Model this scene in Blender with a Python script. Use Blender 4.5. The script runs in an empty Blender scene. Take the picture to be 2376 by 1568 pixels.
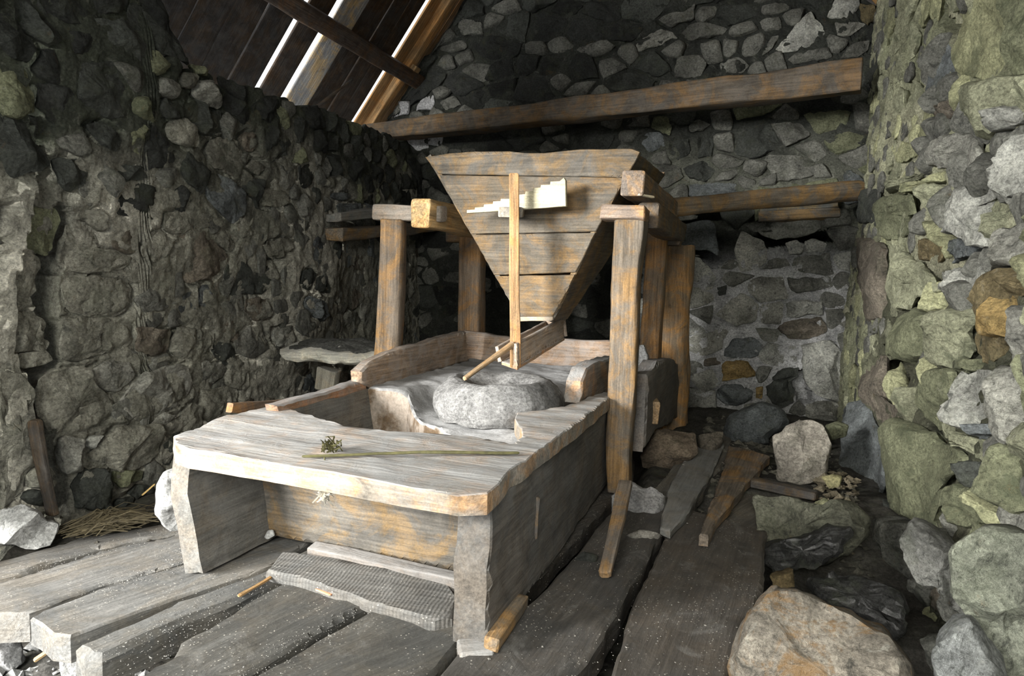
import bpy, math, random
import numpy as np
from mathutils import Matrix, Vector
from mathutils.geometry import delaunay_2d_cdt

# ------------------------------------------------------------------ camera, sky, lights, exposure
SC = bpy.context.scene
COL = SC.collection
FPX, EYE = 1546.0, np.array([0.0, 0.0, 1.15])
def nrm(v):
    v = np.array(v, float); return v / np.linalg.norm(v)
_Y = nrm((560, 123, -FPX)); _X = np.array((4332., -278., FPX)); _X = nrm(_X - _X.dot(_Y) * _Y); _Z = np.cross(_X, _Y)
ROT = np.array([_X, _Y, _Z])
cam_d = bpy.data.cameras.new('camera'); cam = bpy.data.objects.new('camera', cam_d); COL.objects.link(cam)
cam_d.sensor_width = 36; cam_d.lens = FPX / 2376 * 36; cam_d.clip_start = 0.05; cam_d.clip_end = 200
cam.matrix_world = Matrix([list(ROT[0]) + [0], list(ROT[1]) + [0], list(ROT[2]) + [1.15], [0, 0, 0, 1]])
SC.camera = cam
W = bpy.data.worlds.new('sky'); SC.world = W; W.use_nodes = True
W.node_tree.nodes['Background'].inputs[0].default_value = (0.93, 0.97, 1.0, 1)
W.node_tree.nodes['Background'].inputs[1].default_value = 1.3
def area(name, loc, target, sx, sy, power, color):
    l = bpy.data.lights.new(name, 'AREA'); l.shape = 'RECTANGLE'; l.size = sx; l.size_y = sy; l.energy = power; l.color = color
    o = bpy.data.objects.new(name, l); COL.objects.link(o); o.location = loc
    o.rotation_euler = (Vector(target) - Vector(loc)).to_track_quat('-Z', 'Y').to_euler(); return o
area('daylight_through_side_door', (-4.9, -3.6, 2.3), (-0.6, 4.2, 0.4), 2.6, 2.0, 1900, (1.0, 0.985, 0.95))
area('front_fill', (-0.4, -2.2, 2.5), (-1.7, 2.6, 0.8), 2.0, 1.4, 210, (1.0, 0.98, 0.90))  # added fill lamp that lifts the left wall
SC.view_settings.view_transform = 'Standard'; SC.view_settings.look = 'None'; SC.view_settings.gamma = 1
SC.view_settings.use_curve_mapping = False; SC.view_settings.exposure = 0.85

# ------------------------------------------------------------------ helpers
def at(px, py, x=None, y=None, z=None, plane=None):
    """the point of the photograph's line of sight that lies on a plane of the room"""
    d = ROT @ np.array([px - 1188.0, 784.0 - py, -FPX])
    if plane is not None:
        o, n = plane; t = np.dot(np.array(o) - EYE, n) / np.dot(d, n)
    elif x is not None: t = (x - EYE[0]) / d[0]
    elif y is not None: t = (y - EYE[1]) / d[1]
    else: t = (z - EYE[2]) / d[2]
    return EYE + t * d

def _h(i, j, k, s):
    n = (i * 374761393 + j * 668265263 + k * 1274126177 + s * 974634777) & 0xFFFFFFFF
    n = ((n ^ (n >> 13)) * 1103515245) & 0xFFFFFFFF
    n = ((n ^ (n >> 16)) * 374761393) & 0xFFFFFFFF
    n = n ^ (n >> 15)
    return (n & 0xFFFF) / 32767.5 - 1.0
def vn(P, s=0):
    F = np.floor(P).astype(np.int64); f = P - F; f = f * f * f * (f * (f * 6 - 15) + 10); r = 0
    for a in (0, 1):
        for b in (0, 1):
            for c in (0, 1):
                w = (f[:, 0] if a else 1 - f[:, 0]) * (f[:, 1] if b else 1 - f[:, 1]) * (f[:, 2] if c else 1 - f[:, 2])
                r = r + w * _h(F[:, 0] + a, F[:, 1] + b, F[:, 2] + c, s)
    return r
def fbm(P, freq=1.0, oc=4, s=0, gain=0.5):
    P = np.asarray(P, float) * freq; a, r = 1.0, 0
    for i in range(oc):
        r = r + a * vn(P + 17.3 * i, s + i); P = P * 2.03; a *= gain
    return r
def ridge(P, freq=1.0, oc=3, s=0):
    P = np.asarray(P, float) * freq; a, r = 1.0, 0
    for i in range(oc):
        r = r + a * (1 - 2 * np.abs(vn(P + 9.1 * i, s + i))); P = P * 2.1; a *= 0.5
    return r

def frame(O, U, N):
    U = nrm(U); N = np.array(N, float); N = nrm(N - N.dot(U) * U); V = np.cross(N, U)
    return np.array(O, float), U, V, N
def mat4(fr):
    O, U, V, N = fr
    return Matrix([[U[i], V[i], N[i], O[i]] for i in range(3)] + [[0, 0, 0, 1]])
def link(name, V, F, mat, fr=None, parent=None, color=None, smooth=True, cols=None):
    me = bpy.data.meshes.new(name); me.from_pydata(np.asarray(V, float).tolist(), [], F if isinstance(F, list) else F.tolist())
    me.update()
    if smooth: me.polygons.foreach_set('use_smooth', [True] * len(me.polygons))
    if smooth: me.set_sharp_from_angle(angle=math.radians(38))
    me.materials.append(mat)
    if cols is not None:
        a = me.color_attributes.new('Col', 'FLOAT_COLOR', 'POINT')
        a.data.foreach_set('color', np.c_[cols, np.ones(len(cols))].astype(np.float32).ravel())
    o = bpy.data.objects.new(name, me); COL.objects.link(o)
    if color is not None: o.color = (color[0], color[1], color[2], 1)
    M = mat4(fr) if fr is not None else Matrix.Identity(4)
    o.matrix_world = M
    if parent is not None: adopt(o, parent, M)
    return o
BASE = {}
def adopt(o, parent, M=None):
    o.parent = parent
    o.matrix_parent_inverse = BASE.get(parent.name, parent.matrix_world).inverted()
    BASE[o.name] = M.copy() if M is not None else o.matrix_world.copy()
def tag(o, label, cat, group=None):
    o['label'] = label; o['category'] = cat
    if group: o['group'] = group
    return o
def thing(name, label, cat, loc, group=None):
    o = bpy.data.objects.new(name, None); COL.objects.link(o); o.location = loc; o.empty_display_size = 0.1
    BASE[o.name] = Matrix.Translation(Vector(loc)); return tag(o, label, cat, group)
def struct(o):
    o['kind'] = 'structure'; return o

# ------------------------------------------------------------------ materials
def N_(nt, t, **k):
    n = nt.nodes.new(t)
    for a, b in k.items():
        if a in n.inputs.keys() if isinstance(a, str) else False: n.inputs[a].default_value = b
        else: setattr(n, a, b)
    return n
class NT:
    def __init__(s, name):
        s.m = bpy.data.materials.new(name); s.m.use_nodes = True; s.t = s.m.node_tree; s.L = s.t.links.new
        s.b = s.t.nodes['Principled BSDF']
    def put(s, sock, v):
        if isinstance(v, bpy.types.NodeSocket): s.L(v, sock)
        else: sock.default_value = v
    def node(s, t, **k):
        n = s.t.nodes.new(t)
        for a, b in k.items(): setattr(n, a, b)
        return n
    def math(s, op, a, b=0.0, clamp=False):
        n = s.node('ShaderNodeMath', operation=op, use_clamp=clamp); s.put(n.inputs[0], a); s.put(n.inputs[1], b); return n.outputs[0]
    def mix(s, f, a, b, blend='MIX'):
        n = s.node('ShaderNodeMix', data_type='RGBA', blend_type=blend); s.put(n.inputs[0], f)
        s.put(n.inputs[6], a if isinstance(a, bpy.types.NodeSocket) else (*a, 1)); s.put(n.inputs[7], b if isinstance(b, bpy.types.NodeSocket) else (*b, 1)); return n.outputs[2]
    def noise(s, vec, scale, detail=6, rough=0.6, dist=0.0):
        n = s.node('ShaderNodeTexNoise'); s.L(vec, n.inputs['Vector']); n.inputs['Scale'].default_value = scale
        n.inputs['Detail'].default_value = detail; n.inputs['Roughness'].default_value = rough; n.inputs['Distortion'].default_value = dist; return n.outputs[0]
    def step(s, v, a, b):
        n = s.node('ShaderNodeMapRange', interpolation_type='SMOOTHSTEP'); s.put(n.inputs[0], v)
        n.inputs[1].default_value = a; n.inputs[2].default_value = b; return n.outputs[0]
    def rng(s, v, a, b, c, d):
        n = s.node('ShaderNodeMapRange'); s.put(n.inputs[0], v)
        for i, q in enumerate((a, b, c, d)): n.inputs[1 + i].default_value = q
        return n.outputs[0]
    def mulc(s, c, f):
        n = s.node('ShaderNodeVectorMath', operation='SCALE'); s.L(c, n.inputs[0]); s.put(n.inputs[3], f); return n.outputs[0]
    def bump(s, h, strength, dist, prev=None):
        n = s.node('ShaderNodeBump'); s.put(n.inputs['Height'], h); n.inputs['Strength'].default_value = strength; n.inputs['Distance'].default_value = dist
        if prev is not None: s.L(prev, n.inputs['Normal'])
        return n.outputs[0]
    def coords(s, rnd=True):
        tc = s.node('ShaderNodeTexCoord'); oi = s.node('ShaderNodeObjectInfo')
        if not rnd: return tc.outputs['Object'], oi
        v = s.node('ShaderNodeVectorMath', operation='MULTIPLY'); s.L(oi.outputs['Random'], v.inputs[0]); v.inputs[1].default_value = (41, 27, 63)
        a = s.node('ShaderNodeVectorMath', operation='ADD'); s.L(tc.outputs['Object'], a.inputs[0]); s.L(v.outputs[0], a.inputs[1]); return a.outputs[0], oi

def rock_mat(name, attr=False, lichen=0.5, rough=0.9, contrast=1.0, wet=False, green=0.25, rust=0.4):
    k = NT(name); v, oi = k.coords()
    if attr:
        a = k.node('ShaderNodeAttribute'); a.attribute_name = 'Col'; base = a.outputs[0]
    else: base = oi.outputs['Color']
    n1 = k.noise(v, 3.2, 8, 0.62, 0.4); n2 = k.noise(v, 15, 9, 0.78, 0.8); n3 = k.noise(v, 70, 5, 0.8); n4 = k.noise(v, 6.5, 7, 0.65)
    f = k.math('MULTIPLY', k.rng(n1, 0.3, 0.7, 1 - 0.45 * contrast, 1 + 0.45 * contrast), k.rng(n3, 0.33, 0.67, 0.45, 1.55))
    f = k.math('MULTIPLY', f, k.rng(n2, 0.3, 0.7, 1 - .3 * contrast, 1 + .3 * contrast))
    c = k.mulc(base, f)
    c = k.mix(k.math('MULTIPLY', k.step(n4, 0.5, 0.68), green), c, (0.11, 0.125, 0.075))
    c = k.mix(k.math('MULTIPLY', k.step(n2, 0.56, 0.66), lichen * 0.6), c, (0.42, 0.41, 0.35))
    c = k.mix(k.math('MULTIPLY', k.step(n2, 0.44, 0.34), 0.5 * contrast), c, (0.035, 0.037, 0.033))
    c = k.mix(k.math('MULTIPLY', k.step(k.noise(v, 6.5, 10, 0.78, 0.6), 0.74 - .35 * rust, 0.86 - .35 * rust), rust), c, (0.26, 0.15, 0.055))
    k.L(c, k.b.inputs['Base Color']); k.b.inputs['Roughness'].default_value = 0.25 if wet else rough
    k.b.inputs['Specular IOR Level'].default_value = 0.5 if wet else 0.25
    nb = k.bump(n2, 1.0, 0.075); nb = k.bump(n3, 1.0, 0.014, nb); k.L(nb, k.b.inputs['Normal'])
    return k.m
def wood_mat(name, stain=0.5, stain_col=(1.75, 1.22, 0.55), dust=0.0, dust_all=0.0, speck=0.0, rough=0.75, grain=1.0, ribs=False):
    k = NT(name); v, oi = k.coords(); base = oi.outputs['Color']
    mp = k.node('ShaderNodeMapping'); k.L(v, mp.inputs[0]); mp.inputs['Scale'].default_value = (1.1, 14, 14)
    mp2 = k.node('ShaderNodeMapping'); k.L(v, mp2.inputs[0]); mp2.inputs['Scale'].default_value = (4, 90, 90)
    g1 = k.noise(mp.outputs[0], 1.6, 8, 0.65, 0.8); g2 = k.noise(mp2.outputs[0], 1.0, 4, 0.6); n1 = k.noise(v, 3.0, 6, 0.6, 0.5); n3 = k.noise(v, 120, 3, 0.7)
    n5 = k.noise(v, 9, 8, 0.7, 0.6)
    f = k.math('MULTIPLY', k.rng(g1, 0.3, 0.7, 1 - .35 * grain, 1 + .35 * grain), k.rng(g2, 0.35, 0.65, 1 - .35 * grain, 1 + .4 * grain))
    f = k.math('MULTIPLY', f, k.rng(n3, 0.25, 0.75, 0.75, 1.28))
    c = k.mulc(base, f)
    n6 = k.noise(v, 5.0, 9, 0.72, 0.7); sf = k.math('MULTIPLY', k.step(n6, 0.43, 0.62), stain)
    sc = k.mix(1.0, c, stain_col, 'MULTIPLY')
    c = k.mix(k.math('MULTIPLY', k.step(n1, 0.55, 0.4), 0.5), c, k.mix(1.0, c, (0.55, 0.58, 0.62), 'MULTIPLY'))
    c = k.mix(sf, c, sc)
    c = k.mix(k.math('MULTIPLY', k.step(n5, 0.40, 0.30), 0.45), c, (0.03, 0.027, 0.023))
    if dust_all > 0: c = k.mix(k.math('MULTIPLY', k.step(n5, 0.4, 0.62), dust_all), c, (0.38, 0.37, 0.355))
    if dust > 0:
        ge = k.node('ShaderNodeNewGeometry'); sx = k.node('ShaderNodeSeparateXYZ'); k.L(ge.outputs['Normal'], sx.inputs[0])
        up = k.step(sx.outputs[2], 0.25, 0.85)
        up = k.math('MULTIPLY', up, k.rng(n5, 0.3, 0.6, 0.45, 1.0)); up = k.math('MULTIPLY', up, dust, True)
        c = k.mix(up, c, (0.27, 0.27, 0.265))
    if speck > 0:
        vo = k.node('ShaderNodeTexVoronoi'); k.L(v, vo.inputs['Vector']); vo.inputs['Scale'].default_value = 75
        d = k.math('MULTIPLY', k.step(vo.outputs['Distance'], 0.24, 0.12), k.step(n5, 0.47, 0.6))
        c = k.mix(k.math('MULTIPLY', d, speck), c, (0.55, 0.52, 0.45))
        c = k.mix(k.math('MULTIPLY', k.step(k.noise(v, 5.5, 9, 0.75, 1.0), 0.53, 0.68), speck * 0.35), c, (0.30, 0.295, 0.28))
    k.L(c, k.b.inputs['Base Color']); k.b.inputs['Roughness'].default_value = rough; k.b.inputs['Specular IOR Level'].default_value = 0.3
    nb = k.bump(g1, 0.7, 0.012); nb = k.bump(g2, 0.6, 0.003, nb); nb = k.bump(n5, 0.4, 0.012, nb)
    if ribs:
        wv = k.node('ShaderNodeTexWave'); wv.bands_direction = 'X'; k.L(v, wv.inputs['Vector']); wv.inputs['Scale'].default_value = 22; wv.inputs['Distortion'].default_value = 2.5
        nb = k.bump(wv.outputs[1], 0.35, 0.005, nb)
    k.L(nb, k.b.inputs['Normal']); return k.m
M_STONE = rock_mat('field_stone', contrast=1.3); M_STONE_D = rock_mat('dark_field_stone', lichen=0.06, contrast=0.8)
M_LICH = rock_mat('lichen_stone', lichen=1.0, contrast=1.2); M_MOSS = rock_mat('mossy_stone', lichen=0.25, green=0.7, contrast=0.8)
M_RUST = rock_mat('rusty_patched_stone', lichen=0.9, green=0.1, contrast=1.2, rust=0.75); M_MORTAR = rock_mat('lime_mortar', attr=True, lichen=0.45, contrast=1.0); M_DIRT = rock_mat('dark_earth', attr=True, lichen=0.1, contrast=1.2)
M_WET = rock_mat('wet_stone', lichen=0.0, wet=True, contrast=1.3, rust=0.1); M_PALE = rock_mat('pale_stone', lichen=0.2, green=0.05, contrast=0.5)
M_MILL = rock_mat('millstone_granite', lichen=0.5, green=0.05, contrast=1.0, rust=0.1)
M_WOOD = wood_mat('aged_wood', 0.85, dust_all=0.06, grain=0.8); M_GREY = wood_mat('grey_wood', 0.25, (1.6, 1.15, 0.7), dust=0.35, dust_all=0.10, grain=0.6); M_DUSTY = wood_mat('floury_wood', 0.7, (1.7, 1.05, 0.5), dust=0.95, dust_all=0.2, grain=0.7)
M_FLOOR = wood_mat('floor_plank_wood', 0.15, speck=0.55, dust=0.08, rough=0.7, grain=0.6); M_FRESH = wood_mat('fresh_cut_wood', 0.15, (1.1, 0.9, 0.6), grain=0.4, rough=0.6)
M_PALEW = wood_mat('worn_pale_wood', 0.15, dust=0.35, dust_all=0.35, grain=0.9); M_ORANGE = wood_mat('orange_brown_wood', 0.6, (1.25, 0.95, 0.55))
M_SAWN = wood_mat('rough_sawn_wood', 0.15, (1.4, 1.1, .8), dust=0.1, ribs=True, speck=0.5, grain=.5)
def flour_mat():
    k = NT('flour_dusted_bed'); v, oi = k.coords(); n = k.noise(v, 7, 8, 0.65); n2 = k.noise(v, 60, 5, 0.7); n3 = k.noise(v, 2.2, 5, 0.6)
    c = k.mix(k.step(n3, 0.35, 0.65), (0.20, 0.20, 0.195), (0.42, 0.42, 0.42)); c = k.mulc(c, k.rng(n2, 0.25, 0.75, 0.7, 1.2)); c = k.mulc(c, k.rng(n, 0.3, 0.7, 0.8, 1.15))
    ge = k.node('ShaderNodeNewGeometry'); sx = k.node('ShaderNodeSeparateXYZ'); k.L(ge.outputs['Normal'], sx.inputs[0])
    c = k.mix(k.step(sx.outputs[2], 0.35, 0.8), k.mulc(k.mix(k.step(n, .4, .6), (0.10, 0.065, 0.035), (0.26, 0.22, 0.18)), k.rng(n2, 0.25, 0.75, 0.6, 1.3)), c)
    k.L(c, k.b.inputs['Base Color']); k.b.inputs['Roughness'].default_value = 0.95; k.L(k.bump(n, 0.5, 0.015, k.bump(n2, 0.5, 0.004)), k.b.inputs['Normal']); return k.m
M_FLOUR = flour_mat()
def plain(name, c, rough=0.8):
    k = NT(name); v, oi = k.coords(); n = k.noise(v, 30, 5, 0.6); k.L(k.mulc(k.mix(1.0, c, c), k.rng(n, 0.3, 0.7, 0.6, 1.4)), k.b.inputs['Base Color'])
    k.b.inputs['Roughness'].default_value = rough; return k.m
M_STRAW = plain('old_straw', (0.055, 0.043, 0.02)); M_TWIG = plain('green_brown_twig', (0.07, 0.065, 0.022)); M_SPRIG = plain('dried_flower', (0.5, 0.47, 0.4))

# ------------------------------------------------------------------ shape builders
def resample(P, n):
    P = np.asarray(P, float); Q = np.vstack([P, P[:1]]); d = np.linalg.norm(np.diff(Q, axis=0), axis=1); s = np.r_[0, np.cumsum(d)]
    t = np.linspace(0, s[-1], n, endpoint=False); return np.c_[[np.interp(t, s, Q[:, i]) for i in range(P.shape[1])]].T
def area2(P):
    x, y = P[:, 0], P[:, 1]; return 0.5 * np.sum(x * np.roll(y, -1) - y * np.roll(x, -1))
def centroid(P):
    x, y = P[:, 0], P[:, 1]; c = x * np.roll(y, -1) - y * np.roll(x, -1); A = c.sum() / 2
    if abs(A) < 1e-9: return P.mean(0)
    return np.array([((x + np.roll(x, -1)) * c).sum(), ((y + np.roll(y, -1)) * c).sum()]) / (6 * A)

def stone_geo(poly, hf, hb, nA, seed, amp=0.07, p=3.2, facet=0.5, tiltv=None, fine=True):
    rs = np.random.RandomState(seed); P = np.asarray(poly, float)
    if area2(P) < 0: P = P[::-1]
    c = centroid(P); Q = resample(P, nA); Q = 0.76 * Q + 0.12 * (np.roll(Q, 1, 0) + np.roll(Q, -1, 0)); Q = Q - c
    R = math.sqrt(abs(area2(Q)) / math.pi)
    fr_s = [1.0, 0.985, 0.94, 0.84, 0.68, 0.48, 0.25] if fine else [1.0, 0.95, 0.8, 0.5]
    bk_s = [0.93, 0.6] if hb > 0.02 else [0.9]
    pl = [(rs.uniform(0.55, 1.0), rs.uniform(0, 6.283), rs.uniform(0.2, 1.3)) for _ in range(5)]
    V = []
    def prof(xy, s):
        z = np.full(len(xy), hf * (1 - s ** p) ** 0.55)
        for h, a, g in pl:
            lim = hf * (h + g * facet * (xy[:, 0] * math.cos(a) + xy[:, 1] * math.sin(a)) / R + 0.35 * (1 - facet))
            z = np.minimum(z, np.maximum(lim, hf * 0.12))
        return z
    for s in fr_s:
        xy = Q * s; V.append(np.c_[xy, prof(xy, s) if s < 1 else np.zeros(nA)])
    V.append(np.array([[0, 0, prof(np.zeros((1, 2)), 0)[0]]]))
    for s in bk_s: V.append(np.c_[Q * s, np.full(nA, -hb * (1 - s ** 3) ** 0.6)])
    V.append(np.array([[0, 0, -hb]])); V = np.vstack(V)
    off = rs.uniform(-50, 50, 3); f = 1.3 / max(R, 0.02); a = amp * R
    D = np.c_[fbm(V + off, f, 4, 1), fbm(V + off, f, 4, 2), fbm(V + off, f, 4, 3)] * a
    if fine: D += np.c_[fbm(V + off, 22, 3, 4), fbm(V + off, 22, 3, 5), fbm(V + off, 22, 3, 6)] * min(0.009, R * 0.08)
    V = V + D; F = []; nf = len(fr_s)
    def ringq(a0, b0):
        i = np.arange(nA); j = (i + 1) % nA; return np.c_[a0 + i, a0 + j, b0 + j, b0 + i].tolist()
    for r in range(nf - 1): F += ringq(r * nA, (r + 1) * nA)
    ctr = nf * nA; l = (nf - 1) * nA; F += [[l + i, l + (i + 1) % nA, ctr] for i in range(nA)]
    b0 = ctr + 1; F += [q[::-1] for q in ringq(0, b0)]
    for r in range(len(bk_s) - 1): F += [q[::-1] for q in ringq(b0 + r * nA, b0 + (r + 1) * nA)]
    l = b0 + (len(bk_s) - 1) * nA; bc = b0 + len(bk_s) * nA; F += [[l + (i + 1) % nA, l + i, bc] for i in range(nA)]
    return V, F, c

def plate(name, pts3, Nn, U, th, mat, color, parent=None, res=0.05, amp=0.004, r=0.008, jit=0.004, seed=0, stretch=5.0, lift=None):
    """a hewn board or slab: the traced outline of its upper face, real thickness, worn edges, uneven surface"""
    pts3 = np.array(pts3, float); fr = frame(pts3.mean(0), U, Nn); O, Ux, Vx, Nx = fr
    P = np.c_[(pts3 - O) @ Ux, (pts3 - O) @ Vx]
    if area2(P) < 0: P = P[::-1]
    out = []
    for i in range(len(P)):
        a, b = P[i], P[(i + 1) % len(P)]; n = max(1, int(round(np.linalg.norm(b - a) / res)))
        out += [a + (b - a) * k / n for k in range(n)]
    out = np.array(out); off = np.array([seed * 3.7 + 1.1, seed * 1.9, 0.3])
    tg = np.roll(out, -1, 0) - np.roll(out, 1, 0); tg /= np.maximum(np.linalg.norm(tg, axis=1), 1e-9)[:, None]; nr = np.c_[tg[:, 1], -tg[:, 0]]
    o3 = np.c_[out, np.zeros(len(out))]
    out = out + nr * (fbm(o3 + off, 9, 3, 5)[:, None] * jit)
    ins = out - nr * r; n = len(out)
    lo, hi = out.min(0), out.max(0); gx = np.arange(lo[0] + res * .5, hi[0], res); gy = np.arange(lo[1] + res * .5, hi[1], res)
    G = np.array([(x, y) for x in gx for y in gy]) if len(gx) and len(gy) else np.zeros((0, 2))
    def inside(pt, poly):
        x, y = pt[:, 0][:, None], pt[:, 1][:, None]; x1, y1 = poly[:, 0], poly[:, 1]; x2, y2 = np.roll(x1, -1), np.roll(y1, -1)
        c = ((y1 > y) != (y2 > y)) & (x < (x2 - x1) * (y - y1) / (y2 - y1 + 1e-12) + x1); return c.sum(1) % 2 == 1
    if len(G):
        G = G[inside(G, out)]
        if len(G):
            d = np.min(np.linalg.norm(G[:, None] - out[None], axis=2), axis=1); G = G[d > max(r * 1.6, res * .4)]
    ins = ins[inside(ins, out)] if r > 0 else np.zeros((0, 2))
    allp = np.vstack([out, ins, G]) if len(G) else np.vstack([out, ins])
    res_ = delaunay_2d_cdt([Vector(p) for p in allp], [], [list(range(n))], 1, 1e-6)
    vv = np.array([[q[0], q[1]] for q in res_[0]]); ff = [list(f) for f in res_[2]]; src = res_[3]
    isb = np.array([any(k < n for k in s) for s in src]); idx = {}
    for i, s in enumerate(src):
        for k in s:
            if k < n: idx[k] = i
    Q = np.c_[vv, np.zeros(len(vv))] * np.array([1 / stretch, 1, 1]) + off
    z = fbm(Q, 14, 4, 3) * amp
    if lift is not None: z = z + lift(vv)
    z = np.where(isb, z - r, z); zb = -th + fbm(Q + 5, 10, 2, 8) * amp * .5
    m = len(vv); V = [np.c_[vv, z], np.c_[vv, zb]]; F = [f if True else f for f in ff]
    # orientation
    a, b, c = vv[ff[0][0]], vv[ff[0][1]], vv[ff[0][2]]
    if (b[0] - a[0]) * (c[1] - a[1]) - (b[1] - a[1]) * (c[0] - a[0]) < 0: F = [f[::-1] for f in F]
    F = F + [[q + m for q in f[::-1]] for f in F]
    bi = [idx[k] for k in range(n) if k in idx]; rows = [bi]; nb = len(bi); start = 2 * m
    ks = [0.5] if th < 0.06 else [0.3, 0.7]
    nrb = nr[[k for k in range(n) if k in idx]]
    for kk in ks:
        zz = V[0][bi, 2] * (1 - kk) + zb[bi] * kk; xy = vv[bi]; w = fbm(np.c_[xy * 1.0, zz] + off, 16, 3, 9) * jit * 0.8
        V.append(np.c_[xy + nrb * w[:, None], zz]); rows.append(list(range(start, start + nb))); start += nb
    rows.append([q + m for q in bi])
    for a, b in zip(rows[:-1], rows[1:]):
        F += [[a[i], b[i], b[(i + 1) % nb], a[(i + 1) % nb]] for i in range(nb)]
    return link(name, np.vstack(V), F, mat, fr, parent, color)

def bar(name, A, B, w0, h0, mat, color, parent=None, w1=None, h1=None, expo=8, up=(0, 0, 1), n=14, M=20, amp=0.006, bend=0.0, seed=0, cap=0.006):
    """a hewn post, beam, pole or lath from A to B: rounded-rectangular or round section"""
    A, B = np.array(A, float), np.array(B, float); w1 = w0 if w1 is None else w1; h1 = h0 if h1 is None else h1; L = np.linalg.norm(B - A)
    fr = frame(A, B - A, up); t = np.linspace(0, 2 * math.pi, M, endpoint=False) + math.pi / M
    cs = np.sign(np.cos(t)) * np.abs(np.cos(t)) ** (2 / expo); sn = np.sign(np.sin(t)) * np.abs(np.sin(t)) ** (2 / expo)
    xs = [0.0, min(cap, L * .1)] + list(np.linspace(0, L, n + 1)[1:-1]) + [L - min(cap, L * .1), L]; V = []
    for i, x in enumerate(xs):
        k = x / L; w, h = w0 + (w1 - w0) * k, h0 + (h1 - h0) * k; e = (1 - 2 * min(cap / max(w, h), .2)) if i in (0, len(xs) - 1) else 1
        V.append(np.c_[np.full(M, x), cs * w / 2 * e, sn * h / 2 * e + bend * math.sin(math.pi * k)])
    V = np.vstack(V); off = np.array([seed * 5.3, seed * 2.1, 7.7]); Q = V * np.array([0.22, 1, 1]) + off; sc = np.clip(V[:, 0:1] * 0 + 1, 0, 1)
    V[:, 1] += fbm(Q, 11, 4, 2) * amp; V[:, 2] += fbm(Q, 11, 4, 4) * amp; V[:, 0] += fbm(V + off, 20, 2, 6) * amp * 0.5
    V[:, 1] += fbm(np.c_[V[:, 0], V[:, 0] * 0, V[:, 0] * 0] + off, 1.6, 2, 12) * amp * 1.5
    F = []; i = np.arange(M); j = (i + 1) % M; R = len(xs)
    for q in range(R - 1): F += np.c_[q * M + i, q * M + j, (q + 1) * M + j, (q + 1) * M + i].tolist()
    c0, c1 = len(V), len(V) + 1; V = np.vstack([V, [V[:M].mean(0)], [V[-M:].mean(0)]])
    F += [[int(b), int(a), c0] for a, b in zip(i, j)]; l = (R - 1) * M; F += [[l + int(a), l + int(b), c1] for a, b in zip(i, j)]
    return link(name, V, F, mat, fr, parent, color)

def px_rock(name, label, pts, depth, hf, hb, color, mat=None, seed=0, o=(0, 0), s=1.0, cat='rock', nA=44, facet=0.6, p=3.0, amp=0.07, tilt=0.0, group=None, parent=None):
    """a loose rock: its outline stands upright at its real distance and is given a rounded front and back"""
    Q = [(o[0] + a / s, o[1] + b / s) for a, b in pts]; c = np.mean(Q, axis=0); C = at(c[0], c[1], **depth)
    v = EYE - C; v[2] = abs(np.linalg.norm(v[:2])) * tilt; Nn = nrm(v); P3 = np.array([at(a, b, plane=(C, Nn)) for a, b in Q])
    fr = frame(C, np.cross((0, 0, 1), Nn), Nn); O, U, V_, N2 = fr; P2 = np.c_[(P3 - O) @ U, (P3 - O) @ V_]
    V, F, c2 = stone_geo(P2, hf, hb, nA, seed, amp, p, facet)
    fr = (O + U * c2[0] + V_ * c2[1], U, V_, N2)
    ob = link(name, V, F, mat or M_STONE, fr, parent, color)
    if parent is None: tag(ob, label, cat, group)
    return ob

# ------------------------------------------------------------------ tones of the stones (own colours; the dark ones also carry shade high on the walls)
TONE = dict(m=(0.27, 0.262, 0.215), n=(0.19, 0.19, 0.165), d=(0.075, 0.08, 0.07), w=(0.46, 0.46, 0.41), p=(0.34, 0.335, 0.29), g=(0.24, 0.25, 0.155), y=(0.44, 0.44, 0.26),
            o=(0.20, 0.16, 0.085), b=(0.185, 0.16, 0.125), u=(0.17, 0.185, 0.185), k=(0.04, 0.042, 0.038), e=(0.62, 0.62, 0.62), r=(0.36, 0.25, 0.10), G=(0.38, 0.385, 0.26))
MATS = dict(n=M_STONE, m=M_LICH, d=M_STONE_D, w=M_STONE, p=M_STONE, g=M_MOSS, y=M_MOSS, o=M_STONE, b=M_STONE, u=M_STONE, k=M_STONE_D, e=M_PALE, r=M_STONE, G=M_MOSS)

def clip(poly, m, n):
    """part of poly where (p-m).n <= 0"""
    out = []; L = len(poly)
    for i in range(L):
        a, b = poly[i], poly[(i + 1) % L]; da, db = (a[0] - m[0]) * n[0] + (a[1] - m[1]) * n[1], (b[0] - m[0]) * n[0] + (b[1] - m[1]) * n[1]
        if da <= 0: out.append(a)
        if (da <= 0) != (db <= 0):
            t = da / (da - db); out.append((a[0] + (b[0] - a[0]) * t, a[1] + (b[1] - a[1]) * t))
    return out
def pip(x, y, poly):
    c = False; L = len(poly)
    for i in range(L):
        x1, y1 = poly[i]; x2, y2 = poly[(i + 1) % L]
        if (y1 > y) != (y2 > y) and x < (x2 - x1) * (y - y1) / (y2 - y1) + x1: c = not c
    return c

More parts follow.
